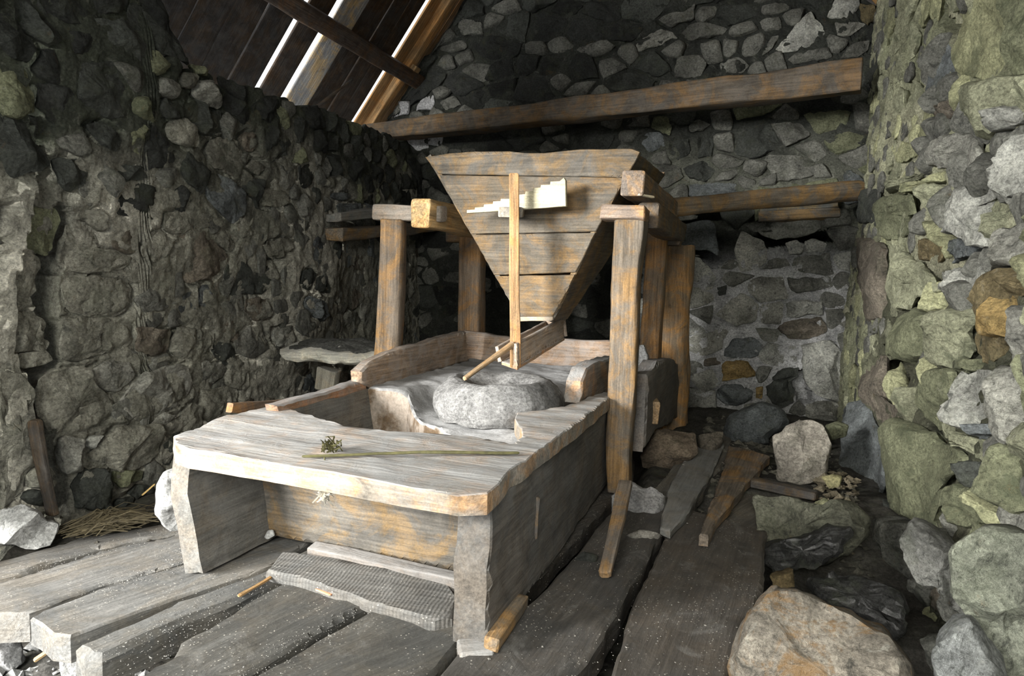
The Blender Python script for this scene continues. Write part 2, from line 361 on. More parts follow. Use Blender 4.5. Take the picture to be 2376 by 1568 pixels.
def build_wall(name, O, U, u0, u1, vbot, top, und, tone, traced, fill, seed, res, mort_amp, mort_off, holes=(), back=0.45, endfold=(False, False), max_parts=290, crev=0.0):
    """a rubble wall: an uneven mortar core (the wall itself) with every stone a part of its own"""
    rs = np.random.RandomState(seed); U = nrm(U); Vv = np.array([0, 0, 1.0]); Nn = np.cross(U, Vv)
    fr = (np.array(O, float), U, Vv, Nn)
    us = np.arange(u0, u1 + res, res); nv = int((max(top(u) for u in us) - vbot) / res) + 1
    ks = np.linspace(0, 1, nv)
    UU, KK = np.meshgrid(us, ks, indexing='ij'); TT = np.array([top(u) for u in us])[:, None]; VV = vbot + (TT - vbot) * KK
    P = np.c_[UU.ravel(), VV.ravel(), np.zeros(UU.size)]
    w = und(P[:, 0], P[:, 1]) + mort_off + fbm(P + seed, 5, 3, seed) * mort_amp * 0.8 + ridge(P + seed, 11, 3, seed + 3) * mort_amp * 0.45 + fbm(P, 30, 3, seed + 7) * mort_amp * 0.28
    P[:, 1] += fbm(P + 3, 8, 3, seed + 9) * 0.012
    if crev:
        ob = []
        for o, s_, lst in traced:
            for pts_, key, hf in lst:
                q = np.array([at(o[0] + a_ / s_, o[1] + b_ / s_, plane=(O, Nn)) - O for a_, b_ in pts_]); q = np.c_[q @ U, q[:, 2]]; q = resample(q, max(12, int(math.sqrt(abs(area2(q))) * 6 / .02))); ob.append(q)
        ob = np.vstack(ob); dm = np.full(len(P), 9.0)
        for k0 in range(0, len(ob), 64):
            c_ = ob[k0:k0 + 64]; dm = np.minimum(dm, np.min((P[:, 0:1] - c_[:, 0]) ** 2 + (P[:, 1:2] - c_[:, 1]) ** 2, axis=1))
        w = w - crev * np.exp(-dm / (.017 ** 2)) * np.clip(.75 + fbm(P, 4, 2, 91), 0, 1.3)
    hp = []
    for pts, dep in holes:
        poly = []
        for a, b in pts:
            q = at(a, b, plane=(O, Nn)) - O; poly.append((q @ U, q[2]))
        hp.append(poly); xs = [q[0] for q in poly]; ys = [q[1] for q in poly]
        cand = np.where((P[:, 0] > min(xs)) & (P[:, 0] < max(xs)) & (P[:, 1] > min(ys)) & (P[:, 1] < max(ys)))[0]
        for i in cand:
            if pip(P[i, 0], P[i, 1], poly): w[i] -= dep
    X = P.copy(); X[:, 2] = w; X = X.reshape(len(us), nv, 3)
    capr = X[:, -1:, :].copy(); capr[:, :, 2] -= back; X = np.concatenate([X, capr], 1)
    if endfold[1]:
        e = X[-1:].copy(); e[:, :, 2] -= back; X = np.concatenate([X, e], 0)
    if endfold[0]:
        e = X[:1].copy(); e[:, :, 2] -= back; X = np.concatenate([e, X], 0)
    a, b = X.shape[:2]; idx = np.arange(a * b).reshape(a, b)
    F = np.stack([idx[:-1, :-1], idx[1:, :-1], idx[1:, 1:], idx[:-1, 1:]], -1).reshape(-1, 4)
    XX = X.reshape(-1, 3); cols = tone(XX[:, 0], XX[:, 1])
    wl = struct(link(name, XX, F, M_MORTAR, fr, None, None, cols=cols)); BASE[wl.name] = mat4(fr)
    count = 0; obst = []; polys = []
    def put(poly, hf, color, mat, sd, nA, fine, facet, p=3.2):
        V, F2, c = stone_geo(poly, hf, 0.05, nA, sd, 0.07, p, facet, fine=fine)
        w0 = float(und(np.array([c[0]]), np.array([c[1]]))[0]); f2 = (fr[0] + U * c[0] + Vv * c[1] + Nn * w0, U, Vv, Nn)
        return link('stone', V, F2, mat, f2, wl, color)
    for o, s, lst in traced:
        for k, (pts, key, hf) in enumerate(lst):
            Q = []
            for a_, b_ in pts:
                q = at(o[0] + a_ / s, o[1] + b_ / s, plane=(O, Nn)) - O; Q.append((float(q @ U), float(q[2])))
            A = abs(area2(np.array(Q))); nA = 44 if A > .02 else 30
            cc = np.array(TONE[key]) * rs.uniform(0.88, 1.12)
            m = MATS[key] if rs.rand() > .2 else M_LICH if key in 'npgGw' else MATS[key]
            put(Q, hf, cc, m, seed * 100 + count, nA, True, 0.9, 4.5); count += 1; polys.append(Q)
            for q in resample(np.array(Q), max(10, int(math.sqrt(A) / 0.03))): obst.append((q[0], q[1]))
    obst = np.array(obst) if obst else np.zeros((0, 2))
    # fill: Voronoi-packed stones, flatter than tall, sizes vary
    rmin, rmax, asp, hfun, tfun, joint = fill
    pts = []; tries = 0; area_est = 0
    while tries < 9000:
        tries += 1; u = rs.uniform(u0, u1); v = rs.uniform(vbot, top(u) - 0.03); rr = rs.uniform(rmin, rmax)
        if any(((u - q[0])) ** 2 + ((v - q[1]) * asp) ** 2 < ((rr + q[2]) * .5) ** 2 for q in pts): continue
        if len(obst) and np.min((obst[:, 0] - u) ** 2 + (obst[:, 1] - v) ** 2) < (rr * 0.33) ** 2: continue
        if any(pip(u, v, q) for q in polys) or any(pip(u + a, v + b, q) for q in hp for a in (-.07, 0, .07) for b in (-.05, 0, .05)): continue
        pts.append((u, v, rr))
    ordr = []; tmin = {}
    for i, (u, v, rr) in enumerate(pts):
        S = rmax * 1.4; poly = [(u - S, v - S / asp), (u + S, v - S / asp), (u + S, v + S / asp), (u - S, v + S / asp)]
        cand = sorted([(q[0] - u) ** 2 + ((q[1] - v) * asp) ** 2 for q in pts]); lim = cand[min(14, len(cand) - 1)]
        for q in pts:
            d2 = (q[0] - u) ** 2 + ((q[1] - v) * asp) ** 2
            if d2 < 1e-9 or d2 > lim: continue
            f = rr / (rr + q[2]); m = (u + (q[0] - u) * f, v + (q[1] - v) * f); poly = clip(poly, m, (q[0] - u, (q[1] - v) * asp * asp))
            if len(poly) < 3: break
        if len(poly) < 3: continue
        if len(obst):
            d = (obst[:, 0] - u) ** 2 + (obst[:, 1] - v) ** 2; near = np.argsort(d)[:16]
            for k in near:
                if d[k] > (rmax * 2) ** 2: break
                q = obst[k]; poly = clip(poly, (u + (q[0] - u) * .93, v + (q[1] - v) * .93), (q[0] - u, q[1] - v))
                if len(poly) < 3: break
        if len(poly) < 3: continue
        Q = np.array(poly); Q[:, 1] = np.minimum(Q[:, 1], [top(q[0]) + .02 for q in Q]); c = Q.mean(0); R = math.sqrt(abs(area2(Q)) / math.pi)
        if R < 0.022: continue
        Q = c + (Q - c) * max(0.5, 1 - joint / R); Q = Q + rs.uniform(-.2, .2, Q.shape) * R
        ordr.append((R, Q, c))
    ordr.sort(key=lambda t: -t[0]); extra = []
    for R, Q, c in ordr:
        hf = hfun(c[0], c[1], rs) * min(1.3, R / 0.08); key = tfun(c[0], c[1], rs); cc = np.array(TONE[key]) * rs.uniform(0.7, 1.25)
        if count < max_parts:
            mm = MATS[key] if rs.rand() > .3 else (M_LICH if key in 'npgG' else MATS[key])
            put(Q, hf, cc, mm, seed * 100 + count, 28 if R > .05 else 18, R > .04, 0.9, 6.0); count += 1
        else:
            V, F2, c2 = stone_geo(Q, hf, 0.04, 16, seed * 100 + len(extra), .07, 3, .6, fine=False)
            V[:, 0] += c2[0]; V[:, 1] += c2[1]; V[:, 2] += float(und(np.array([c2[0]]), np.array([c2[1]]))[0]); extra.append((V, F2))
    if extra:
        VV, FF, n = [], [], 0
        for V, F2 in extra: VV.append(V); FF += [[q + n for q in f] for f in F2]; n += len(V)
        e = link('small_stones', np.vstack(VV), FF, M_STONE, fr, wl, TONE['n']); e['kind'] = 'stuff'
    print(name, 'stones', count, 'extra', len(extra)); return wl

I3 = (0, 0)
# ------------------------------------------------------------------ left wall
LW_O = np.array([-2.80, 1.5, 0.0]); LW_U = nrm((-0.12, 1.0, 0)); 
_t = [at(a, b, plane=(LW_O, np.array([1.0, .12, 0]))) for a, b in [(335,120),(420,140),(500,180),(600,206),(660,228),(760,255),(850,290),(930,318),(962,350)]]
LW_XS = [-1.0, float((_t[0] - LW_O) @ LW_U) - .08] + [float((q - LW_O) @ LW_U) for q in _t] + [float((_t[-1] - LW_O) @ LW_U) + .06, 6.0]
LW_ZS = [3.1, 2.95] + [float(q[2]) - .03 for q in _t] + [1.9, 1.85]
def lw_plane_top(u):
    return float(np.interp(u, LW_XS, LW_ZS)) + 0.02 * math.sin(u * 17) + 0.012 * math.sin(u * 41)
def lw_und(u, v):
    P = np.c_[u, v, u * 0]; w = fbm(P, 1.1, 2, 77) * 0.05
    w += np.where(u < 0.42 + 0.05 * np.sin(v * 5), 0.05, 0.0)
    return w
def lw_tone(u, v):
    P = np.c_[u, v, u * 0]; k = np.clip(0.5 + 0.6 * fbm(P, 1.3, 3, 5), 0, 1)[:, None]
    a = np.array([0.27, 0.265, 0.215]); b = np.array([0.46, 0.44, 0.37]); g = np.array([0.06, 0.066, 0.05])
    c = a + (b - a) * k; h = np.clip((v - 1.25 - .12 * u + 0.25 * fbm(P, 2, 2, 9)) / 0.5, 0, 1)[:, None]; return c * (1 - h) + g * h  # upper mortar darkened: shade under the roof put into its colour
L1 = [([(1700,450),(1740,350),(1830,325),(1910,350),(1960,430),(1980,540),(1960,595),(1870,580),(1760,530)],'p',.11),
([(1600,650),(1620,500),(1700,460),(1760,540),(1870,600),(1980,610),(2000,720),(1970,800),(1880,850),(1790,830),(1700,740),(1640,680)],'d',.08),
([(1440,770),(1500,710),(1600,680),(1680,730),(1760,850),(1760,920),(1650,940),(1500,900),(1450,850)],'m',.07),
([(1110,560),(1130,500),(1200,480),(1270,510),(1320,580),(1360,660),(1310,720),(1220,690),(1120,620)],'g',.09),
([(1270,110),(1310,70),(1380,100),(1440,190),(1420,270),(1350,300),(1290,270)],'g',.06),
([(1560,340),(1600,270),(1690,260),(1750,300),(1720,380),(1650,420),(1590,400)],'m',.06),
([(1700,200),(1790,200),(1870,250),(1860,300),(1760,280)],'g',.05),
([(2150,860),(2200,810),(2290,840),(2300,950),(2240,1000),(2170,930)],'b',.03),
([(1850,1180),(1920,1170),(2080,1240),(2190,1330),(2230,1430),(2190,1568),(2100,1640),(2000,1560),(1900,1450),(1830,1300)],'u',.05),
([(1870,1110),(1840,980),(1900,880),(2100,850),(2170,960),(2180,1100),(2160,1230),(2050,1200),(1900,1130)],'m',.03),
([(1340,600),(1400,500),(1580,560),(1600,640),(1540,690),(1430,680)],'d',.04),
([(120,700),(180,650),(400,700),(390,800),(320,880),(200,800)],'d',.05),([(700,740),(860,720),(1040,860),(1000,1000),(800,900)],'d',.05),
([(440,1060),(700,1040),(760,1160),(700,1330),(560,1360),(480,1260)],'d',.06),([(980,1110),(1250,1120),(1300,1230),(1100,1260)],'d',.04)]
L2 = [([(1540,400),(1650,260),(1740,230),(1880,220),(1990,330),(2110,470),(2100,560),(2040,600),(1900,680),(1720,700),(1640,640),(1560,560)],'b',.06),
([(1270,350),(1330,280),(1400,210),(1470,210),(1550,300),(1530,390),(1450,480),(1380,500),(1290,450)],'m',.04),
([(1950,260),(2060,200),(2170,280),(2130,400),(2090,410),(2000,330)],'m',.04),
([(2110,460),(2300,440),(2500,470),(2560,640),(2400,800),(2300,810),(2100,790),(2070,640)],'d',.035),
([(1850,760),(1880,700),(1970,720),(2050,820),(1980,900),(1850,900)],'u',.03),
([(600,640),(1100,640),(1240,720),(1230,900),(1100,1000),(760,990),(620,900)],'m',.03),
([(620,220),(640,150),(720,140),(880,250),(870,380),(1080,400),(1200,450),(1170,560),(1000,600),(600,600),(550,520),(600,300)],'m',.05),
([(660,110),(700,30),(880,10),(960,60),(940,200),(880,210),(760,130)],'m',.05),
([(-60,0),(540,0),(560,100),(530,260),(500,430),(400,440),(280,380),(160,310),(-60,300)],'g',.05),
([(-60,470),(160,420),(300,400),(410,460),(410,540),(380,620),(370,740),(300,830),(-60,810)],'m',.04),
([(-60,980),(130,990),(300,930),(440,1000),(490,1090),(470,1200),(530,1220),(500,1290),(400,1310),(180,1320),(-60,1320)],'m',.04),
([(180,1340),(470,1300),(530,1400),(300,1480),(180,1440)],'m',.03),
([(560,1000),(1000,1020),(1220,1080),(1240,1240),(1000,1340),(760,1390),(600,1380),(570,1280),(600,1100)],'m',.03),
([(1260,1080),(1400,1100),(1560,1120),(1530,1300),(1400,1350),(1240,1300)],'b',.03),
([(1560,1240),(1640,1080),(1800,1100),(1950,1150),(1950,1280),(1830,1360),(1700,1380),(1570,1330)],'m',.035),
([(1470,210),(1480,60),(1600,40),(1850,60),(1900,160),(1700,200),(1640,250),(1540,240)],'m',.04)]
L3 = [([(330,420),(360,200),(520,130),(800,110),(830,270),(1000,370),(1050,480),(1000,560),(820,680),(620,740),(440,710),(340,560)],'m',.05),
([(1060,420),(1150,300),(1240,200),(1500,100),(1690,90),(1740,290),(1680,400),(1500,510),(1400,560),(1300,620),(1160,610),(1080,520)],'p',.045),
([(840,260),(850,130),(960,70),(1160,80),(1230,190),(1130,290),(1060,360),(940,330)],'p',.035),
([(720,920),(860,800),(1000,660),(1200,640),(1390,640),(1410,740),(1350,920),(1200,1050),(1060,1070),(900,1010),(760,950)],'m',.06),
([(460,760),(520,730),(640,760),(720,790),(680,950),(660,1060),(600,1090),(510,1090),(480,930)],'p',.09),
([(560,1200),(680,1020),(880,1040),(950,1200),(930,1400),(850,1430),(620,1390)],'d',.06),
([(150,1130),(200,1040),(330,990),(390,1080),(400,1190),(330,1220),(170,1210)],'m',.05),
([(100,1300),(170,1230),(370,1220),(390,1310),(300,1370),(140,1360)],'d',.05),
([(-60,130),(150,130),(160,200),(230,360),(230,640),(200,700),(250,760),(270,900),(220,1020),(160,1080),(100,1250),(-60,1400)],'m',.05),
([(1750,290),(1740,120),(1900,60),(2080,120),(2060,210),(1930,270),(1800,300)],'p',.03),
([(960,1060),(1230,1050),(1220,1130),(1020,1210),(950,1150)],'g',.04),
([(730,840),(760,750),(850,730),(850,790),(770,860)],'w',.05),
([(1830,320),(2050,300),(2180,330),(2180,600),(2000,640),(1830,600)],'m',.03),
([(1320,640),(1440,520),(1560,560),(1450,640)],'p',.03),([(1430,640),(1600,560),(1700,440),(1830,480),(1800,660),(1600,720),(1450,740)],'m',.03),
([(1100,1260),(1200,1190),(1330,1200),(1350,1260),(1180,1320)],'d',.04),([(940,1420),(1000,1320),(1150,1290),(1130,1400)],'d',.04)]
L4 = [([(480,1080),(520,870),(600,830),(750,950),(740,1050),(640,1130)],'p',.035),([(1040,1210),(1060,1170),(1180,1160),(1210,1200),(1150,1240)],'u',.05),
([(980,1100),(990,1040),(1060,1020),(1130,1070),(1060,1120)],'m',.04),([(370,1200),(420,1120),(600,1150),(660,1250),(560,1300),(400,1280)],'m',.03),
([(1060,1270),(1300,1240),(1460,1290),(1440,1400),(1220,1410),(1100,1400)],'u',.05),([(240,930),(300,860),(430,930),(350,1010)],'m',.03)]
L5 = [([(950,700),(1000,650),(1100,680),(1160,740),(1180,830),(1140,870),(1040,840),(960,760)],'u',.06),([(1060,600),(1080,480),(1140,460),(1200,570),(1200,630),(1120,620)],'d',.03),
([(920,540),(950,420),(1030,400),(1060,450),(1030,600),(950,580)],'d',.03),([(360,1080),(500,920),(620,900),(640,1020),(700,1120),(520,1240),(400,1180)],'p',.035),
([(690,950),(860,920),(900,1060),(860,1110),(740,1110),(690,1030)],'p',.035),([(1370,860),(1440,780),(1540,800),(1570,880),(1520,970),(1400,950)],'p',.035),
([(480,680),(680,670),(720,800),(700,870),(540,880),(470,780)],'b',.03),([(660,300),(640,180),(760,130),(900,140),(900,230),(780,300)],'m',.035),
([(1300,560),(1360,560),(1370,640),(1340,720),(1280,700)],'p',.03)]
E3 = 3.92
lw_traced = [((0, 100), E3, L1), ((0, 480), E3, L2), ((0, 820), E3, L3), ((500, 150), E3, L4), ((450, 520), E3, L5)]
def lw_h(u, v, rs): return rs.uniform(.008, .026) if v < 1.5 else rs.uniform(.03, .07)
def lw_t(u, v, rs): return rs.choice(list('mmmppnbud')) if v < 1.3 + .12 * u else rs.choice(list('dkkdg'))  # dark stones higher up stand in for shade
lw_holes = [([(128,470),(158,480),(168,520),(160,565),(148,640),(144,700),(160,780),(154,850),(105,890),(92,960),(112,1010),(138,1100),(142,1190),(104,1190),(82,1080),(62,1000),(50,950),(58,885),(78,842),(118,828),(110,760),(85,690),(95,600),(115,570),(124,520)], .4)]
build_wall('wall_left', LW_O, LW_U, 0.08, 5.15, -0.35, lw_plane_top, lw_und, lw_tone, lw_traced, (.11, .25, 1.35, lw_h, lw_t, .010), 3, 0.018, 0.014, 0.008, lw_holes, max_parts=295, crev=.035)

# ------------------------------------------------------------------ back wall with the gable
BW_O = np.array([-4.7, 6.5, 0.0]); BW_U = np.array([1.0, 0, 0])
def roof_z(x): return min(7.9255 + 1.33 * x, 4.44 - 1.15 * (x - 0.1) if x > -1.25 else 99)
def bw_top(u): return max(0.6, roof_z(u - 4.7) - 0.06 - 0.05 * abs(math.sin(u * 9)))
def bw_und(u, v): return fbm(np.c_[u, v, u * 0], 1.0, 2, 31) * 0.06
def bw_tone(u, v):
    P = np.c_[u, v, u * 0]; a = np.array([0.05, 0.053, 0.045]); b = np.array([0.54, 0.54, 0.53]); h = np.clip((1.55 + .12 * fbm(P, 3, 2, 3) - v) / .35, 0, 1)[:, None] * np.clip((u - 3.6) / .4, 0, 1)[:, None]  # gable shade painted in; pale mortar low down brightened as if lit
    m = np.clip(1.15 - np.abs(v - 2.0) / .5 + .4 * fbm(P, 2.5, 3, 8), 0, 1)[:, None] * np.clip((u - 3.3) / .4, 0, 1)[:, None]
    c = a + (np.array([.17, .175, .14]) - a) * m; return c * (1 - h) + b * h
B1 = [([(830,510),(850,495),(1090,495),(1100,590),(980,590),(900,620),(830,620)],'w',.09),([(750,680),(850,640),(1100,610),(1120,720),(1000,770),(850,775),(800,720)],'b',.10),
([(930,810),(1140,760),(1200,830),(1300,950),(1310,1100),(1270,1220),(1180,1220),(1050,1180),(960,1080),(930,960)],'w',.22),([(350,260),(400,200),(460,190),(490,240),(430,265)],'n',.05),
([(840,330),(1150,320),(1170,390),(1060,420),(880,430),(850,400)],'n',.06),([(960,60),(1030,40),(1130,80),(1100,140),(970,140)],'w',.06),([(820,80),(900,50),(960,90),(940,160),(850,160)],'w',.05),
([(890,180),(1130,150),(1180,300),(1100,310),(930,290),(870,250)],'n',.06),([(360,960),(400,930),(550,930),(600,1000),(610,1040),(520,1050),(370,1080)],'r',.09),
([(320,1150),(380,1100),(500,1100),(590,1140),(560,1220),(470,1250),(370,1240),(320,1200)],'u',.20),([(680,1100),(740,1070),(870,1060),(890,1150),(880,1230),(810,1270),(720,1230),(680,1180)],'d',.14),
([(720,1050),(800,990),(920,970),(900,1060),(780,1110)],'d',.10),([(970,1250),(1080,1210),(1220,1230),(1260,1280),(1220,1350),(1080,1370),(970,1340)],'p',.22),
([(1280,1150),(1330,1080),(1411,1060),(1440,1230),(1340,1240),(1270,1210)],'p',.22),([(610,1120),(660,1110),(655,1200),(605,1200)],'r',.06),([(390,850),(440,770),(580,750),(650,800),(660,880),(540,910),(380,900)],'u',.04),
([(230,920),(350,900),(350,960),(230,970)],'b',.03),([(80,1140),(310,1150),(330,1400),(50,1400),(70,1250)],'w',.12),([(1100,1380),(1230,1370),(1240,1450),(1180,1510),(1110,1470)],'g',.12),
([(700,190),(820,180),(860,240),(760,260),(650,270)],'n',.03),([(300,400),(340,400),(400,380),(390,450),(340,460)],'d',.02),([(300,590),(500,440),(640,520),(600,640),(460,680)],'p',.02),([(970,1430),(1090,1380),(1090,1480)],'n',.06)]
B2 = [([(1780,280),(1900,130),(1980,60),(2060,170),(2060,190),(1960,260),(1850,290)],'w',.07),([(2070,100),(2100,20),(2140,-60),(2260,-60),(2230,60),(2180,100)],'w',.07),([(2110,130),(2200,120),(2280,130),(2200,200),(2120,200)],'p',.06),
([(2130,320),(2200,250),(2300,220),(2290,280),(2230,320)],'n',.06),([(1840,330),(1900,290),(2070,260),(2090,320),(1880,355)],'n',.06),([(1700,310),(1760,200),(1810,190),(1760,270)],'n',.05),([(1010,240),(1130,160),(1220,180),(1240,210),(1150,250),(1030,285)],'p',.07),
([(1250,190),(1300,130),(1400,120),(1520,150),(1480,190),(1300,220)],'n',.07),([(1220,380),(1240,310),(1370,295),(1400,350),(1370,420),(1230,430)],'n',.07),([(1540,600),(1600,560),(1780,540),(1820,580),(1700,640),(1560,660)],'g',.06),
([(1090,700),(1110,640),(1180,640),(1210,700),(1200,740)],'g',.06),([(1300,690),(1350,650),(1420,680),(1380,720),(1310,720)],'n',.04),([(1200,830),(1220,770),(1300,760),(1310,840),(1240,880)],'d',.05),([(1350,870),(1380,740),(1440,760),(1430,850)],'d',.04),
([(1700,880),(1750,840),(1900,860),(2060,900),(2090,930),(1900,990),(1770,1000)],'n',.06),([(2240,20),(2330,30),(2350,100),(2290,140),(2250,110)],'o',.05),([(1300,1010),(1560,1005),(1600,1060),(1400,1090),(1310,1080)],'u',.08),
([(40,150),(60,110),(170,130),(180,200),(60,200)],'n',.06),([(1470,350),(1560,310),(1640,350),(1600,400),(1480,400)],'n',.05),([(1130,120),(1180,80),(1290,60),(1340,20),(1330,100),(1200,150)],'n',.06)]
B3 = [([(922,275),(932,240),(962,238),(955,268)],'e',.08),([(970,258),(985,232),(1010,224),(1016,245),(1005,258)],'e',.07),([(942,322),(990,318),(1002,345),(975,352)],'e',.07),([(996,318),(1032,318),(1030,340),(1000,338)],'e',.06),
([(1022,240),(1060,225),(1075,245),(1040,258)],'n',.06)]
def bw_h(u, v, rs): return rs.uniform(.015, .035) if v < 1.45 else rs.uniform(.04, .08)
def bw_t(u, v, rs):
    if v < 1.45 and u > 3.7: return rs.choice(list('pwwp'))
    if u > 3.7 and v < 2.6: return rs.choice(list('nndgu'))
    return rs.choice(list('dkkkdk')) if u < 3.6 else rs.choice(list('ddkdk'))  # dark stone tones carry the gable's shade
bw_holes = [([(1570,498),(1690,480),(1762,478),(1762,542),(1942,536),(1938,558),(1850,560),(1740,580),(1690,605),(1600,640),(1560,600)], .9), ([(1830,860),(1870,855),(1880,930),(1855,935),(1840,900)], .15)]
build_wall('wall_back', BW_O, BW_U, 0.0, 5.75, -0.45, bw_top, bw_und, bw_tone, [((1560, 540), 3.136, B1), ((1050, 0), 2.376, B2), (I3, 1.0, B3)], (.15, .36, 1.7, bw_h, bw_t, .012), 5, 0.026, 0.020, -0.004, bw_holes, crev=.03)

# ------------------------------------------------------------------ right wall
RW_O = np.array([0.80, 6.6, 0.0]); RW_U = nrm((0.02, -1.0, 0)); 
def rw_und(u, v):
    P = np.c_[u, v, u * 0]; return fbm(P, 0.9, 2, 51) * 0.05 - np.clip((u - 3.6) * 0.02, 0, .1)
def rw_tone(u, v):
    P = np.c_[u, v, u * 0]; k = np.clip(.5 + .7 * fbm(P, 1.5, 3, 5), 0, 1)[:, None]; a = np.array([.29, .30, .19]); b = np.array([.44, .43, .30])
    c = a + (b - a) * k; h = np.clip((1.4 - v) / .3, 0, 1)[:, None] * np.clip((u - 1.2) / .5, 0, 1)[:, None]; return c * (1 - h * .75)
R4 = [([(350,150),(400,110),(520,90),(620,120),(640,230),(560,300),(600,350),(560,430),(440,470),(390,380),(380,260),(345,210)],'g',.10),([(520,90),(560,20),(620,0),(700,0),(640,60),(560,105)],'y',.14),
([(630,130),(680,40),(770,20),(790,90),(770,220),(700,250),(640,220)],'G',.13),([(850,120),(880,40),(1000,20),(1150,10),(1170,90),(1100,100),(1060,300),(1120,420),(1110,520),(1040,510),(960,440),(850,420),(830,300),(820,200)],'w',.17),
([(1010,370),(1100,280),(1200,220),(1290,230),(1290,330),(1240,370),(1220,450),(1150,480),(1110,420)],'G',.12),([(1240,370),(1424,340),(1500,340),(1500,640),(1424,640),(1180,660),(1150,580),(1160,480),(1210,440)],'p',.15),
([(690,310),(750,295),(830,350),(850,410),(870,440),(790,600),(770,450),(680,410)],'y',.12),([(860,440),(950,440),(1030,520),(970,570),(860,600),(800,620),(860,540)],'u',.08),
([(760,690),(870,650),(960,660),(1100,660),(1120,800),(1070,870),(930,890),(840,870),(820,760)],'w',.18),([(440,500),(520,480),(620,620),(760,700),(800,830),(650,900),(600,1000),(500,980),(420,880),(410,790),(440,680)],'G',.12),
([(610,440),(740,440),(780,460),(780,590),(700,620),(640,600),(580,560)],'o',.07),([(200,430),(300,430),(430,500),(430,700),(410,850),(390,1040),(300,1060),(240,900),(200,750),(190,600)],'b',.12),
([(650,880),(720,790),(800,760),(840,880),(880,920),(870,980),(760,990),(720,1020)],'y',.13),([(500,1040),(620,990),(720,1020),(700,1200),(690,1330),(600,1390),(490,1310),(440,1200),(460,1100)],'g',.13),
([(720,1060),(870,980),(1000,980),(1050,1060),(990,1160),(1010,1240),(1040,1310),(970,1380),(900,1450),(820,1420),(690,1330),(700,1180)],'G',.18),
([(1090,850),(1190,680),(1350,660),(1370,850),(1380,1000),(1370,1200),(1290,1230),(1240,1330),(1100,1370),(1050,1280),(1000,1150),(1060,1050),(1010,980),(1080,900)],'o',.10),
([(1350,650),(1424,650),(1500,650),(1500,860),(1360,860)],'o',.13),([(1220,860),(1330,850),(1370,1000),(1360,1190),(1230,1200),(1210,1050)],'r',.16),([(130,520),(190,480),(210,640),(190,680),(130,640)],'n',.06),
([(940,1480),(1040,1350),(1080,1340),(1060,1440)],'g',.08),([(220,60),(350,70),(380,100),(360,340),(220,310)],'d',.05)]
R3 = [([(710,1160),(760,1060),(900,1010),(1000,1060),(1060,1130),(1050,1230),(960,1260),(880,1310),(800,1280),(730,1230)],'p',.15),([(1240,1190),(1300,1050),(1424,1010),(1500,1000),(1500,1480),(1424,1480),(1330,1500),(1210,1400),(1240,1300)],'w',.15),
([(990,640),(1100,600),(1300,590),(1424,600),(1500,620),(1500,840),(1424,860),(1240,960),(1170,1020),(1090,1080),(1070,930),(1000,850)],'G',.15),([(1170,880),(1260,800),(1400,830),(1340,930),(1200,1010)],'w',.17),
([(740,-60),(1200,-60),(1300,200),(1260,560),(1030,610),(900,560),(850,380),(880,220),(780,100)],'y',.08),([(1210,-60),(1500,-60),(1500,560),(1280,560),(1310,200)],'g',.10),([(270,560),(330,380),(400,350),(330,560),(290,680)],'d',.03),
([(600,350),(700,200),(720,400),(620,470)],'G',.04),([(640,560),(740,480),(820,300),(850,560),(740,700),(640,830),(600,780)],'u',.03),([(430,1100),(500,1070),(620,1120),(560,1200),(470,1240)],'y',.05),([(350,1400),(560,1340),(740,1280),(560,1400),(400,1470)],'G',.12),
([(720,1330),(800,1300),(810,1370),(740,1390)],'y',.12),([(690,820),(880,740),(980,730),(1000,860),(850,900),(700,880)],'b',.08)]
R5 = [([(260,-90),(420,-100),(450,250),(570,300),(560,400),(500,440),(440,470),(380,400),(290,250)],'b',.12),([(100,350),(160,270),(240,230),(300,240),(400,450),(480,660),(490,850),(430,1000),(400,1120),(250,1000),(190,880),(150,750),(170,560)],'u',.24),
([(490,420),(570,370),(700,390),(860,500),(1060,590),(1080,700),(1030,850),(880,910),(850,1000),(960,1240),(850,1280),(600,1120),(520,980),(490,700),(450,560)],'g',.16),([(450,1000),(500,980),(590,1080),(500,1200),(440,1140)],'d',.1),
([(480,1270),(590,1120),(700,1170),(860,1290),(870,1360),(850,1600),(600,1600),(540,1480)],'n',.24),
([(560,110),(640,0),(950,0),(900,200),(850,300),(830,480),(760,400),(680,240),(650,150)],'g',.08),([(850,280),(950,120),(980,0),(1240,0),(1240,150),(1200,300),(1140,400),(1080,480),(1010,460),(940,380),(850,370)],'w',.17),
([(1270,0),(1424,-40),(1500,0),(1500,600),(1424,560),(1360,420),(1260,280),(1250,150)],'p',.15),([(850,400),(940,390),(1010,460),(1060,500),(1200,520),(1220,620),(1190,690),(1040,590),(860,500)],'G',.11),
([(1120,480),(1180,420),(1300,400),(1340,460),(1240,490),(1170,540)],'u',.16),([(1040,850),(1080,700),(1190,690),(1180,860),(1200,900),(1160,920)],'d',.1),([(1190,760),(1240,740),(1260,870),(1340,1050),(1390,1110),(1330,1200),(1290,1190),(1220,1050),(1190,900)],'y',.17),
([(1250,700),(1424,540),(1500,600),(1500,1080),(1424,1080),(1330,1020),(1260,860)],'g',.13),([(880,960),(1020,870),(1160,920),(1220,1050),(1260,1180),(1060,1200),(1040,1080),(1010,980),(960,1200),(900,1080)],'g',.1)]
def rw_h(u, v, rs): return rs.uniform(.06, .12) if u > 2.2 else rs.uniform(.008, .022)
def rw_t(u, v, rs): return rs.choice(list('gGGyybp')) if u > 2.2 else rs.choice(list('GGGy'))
rw_holes = [([(2055,805),(2090,810),(2125,850),(2110,885),(2075,890),(2060,860)], .22), ([(2150,900),(2190,920),(2195,1000),(2160,980)], .2), ([(2160,20),(2200,60),(2210,80),(2170,85),(2155,50)], .18)]
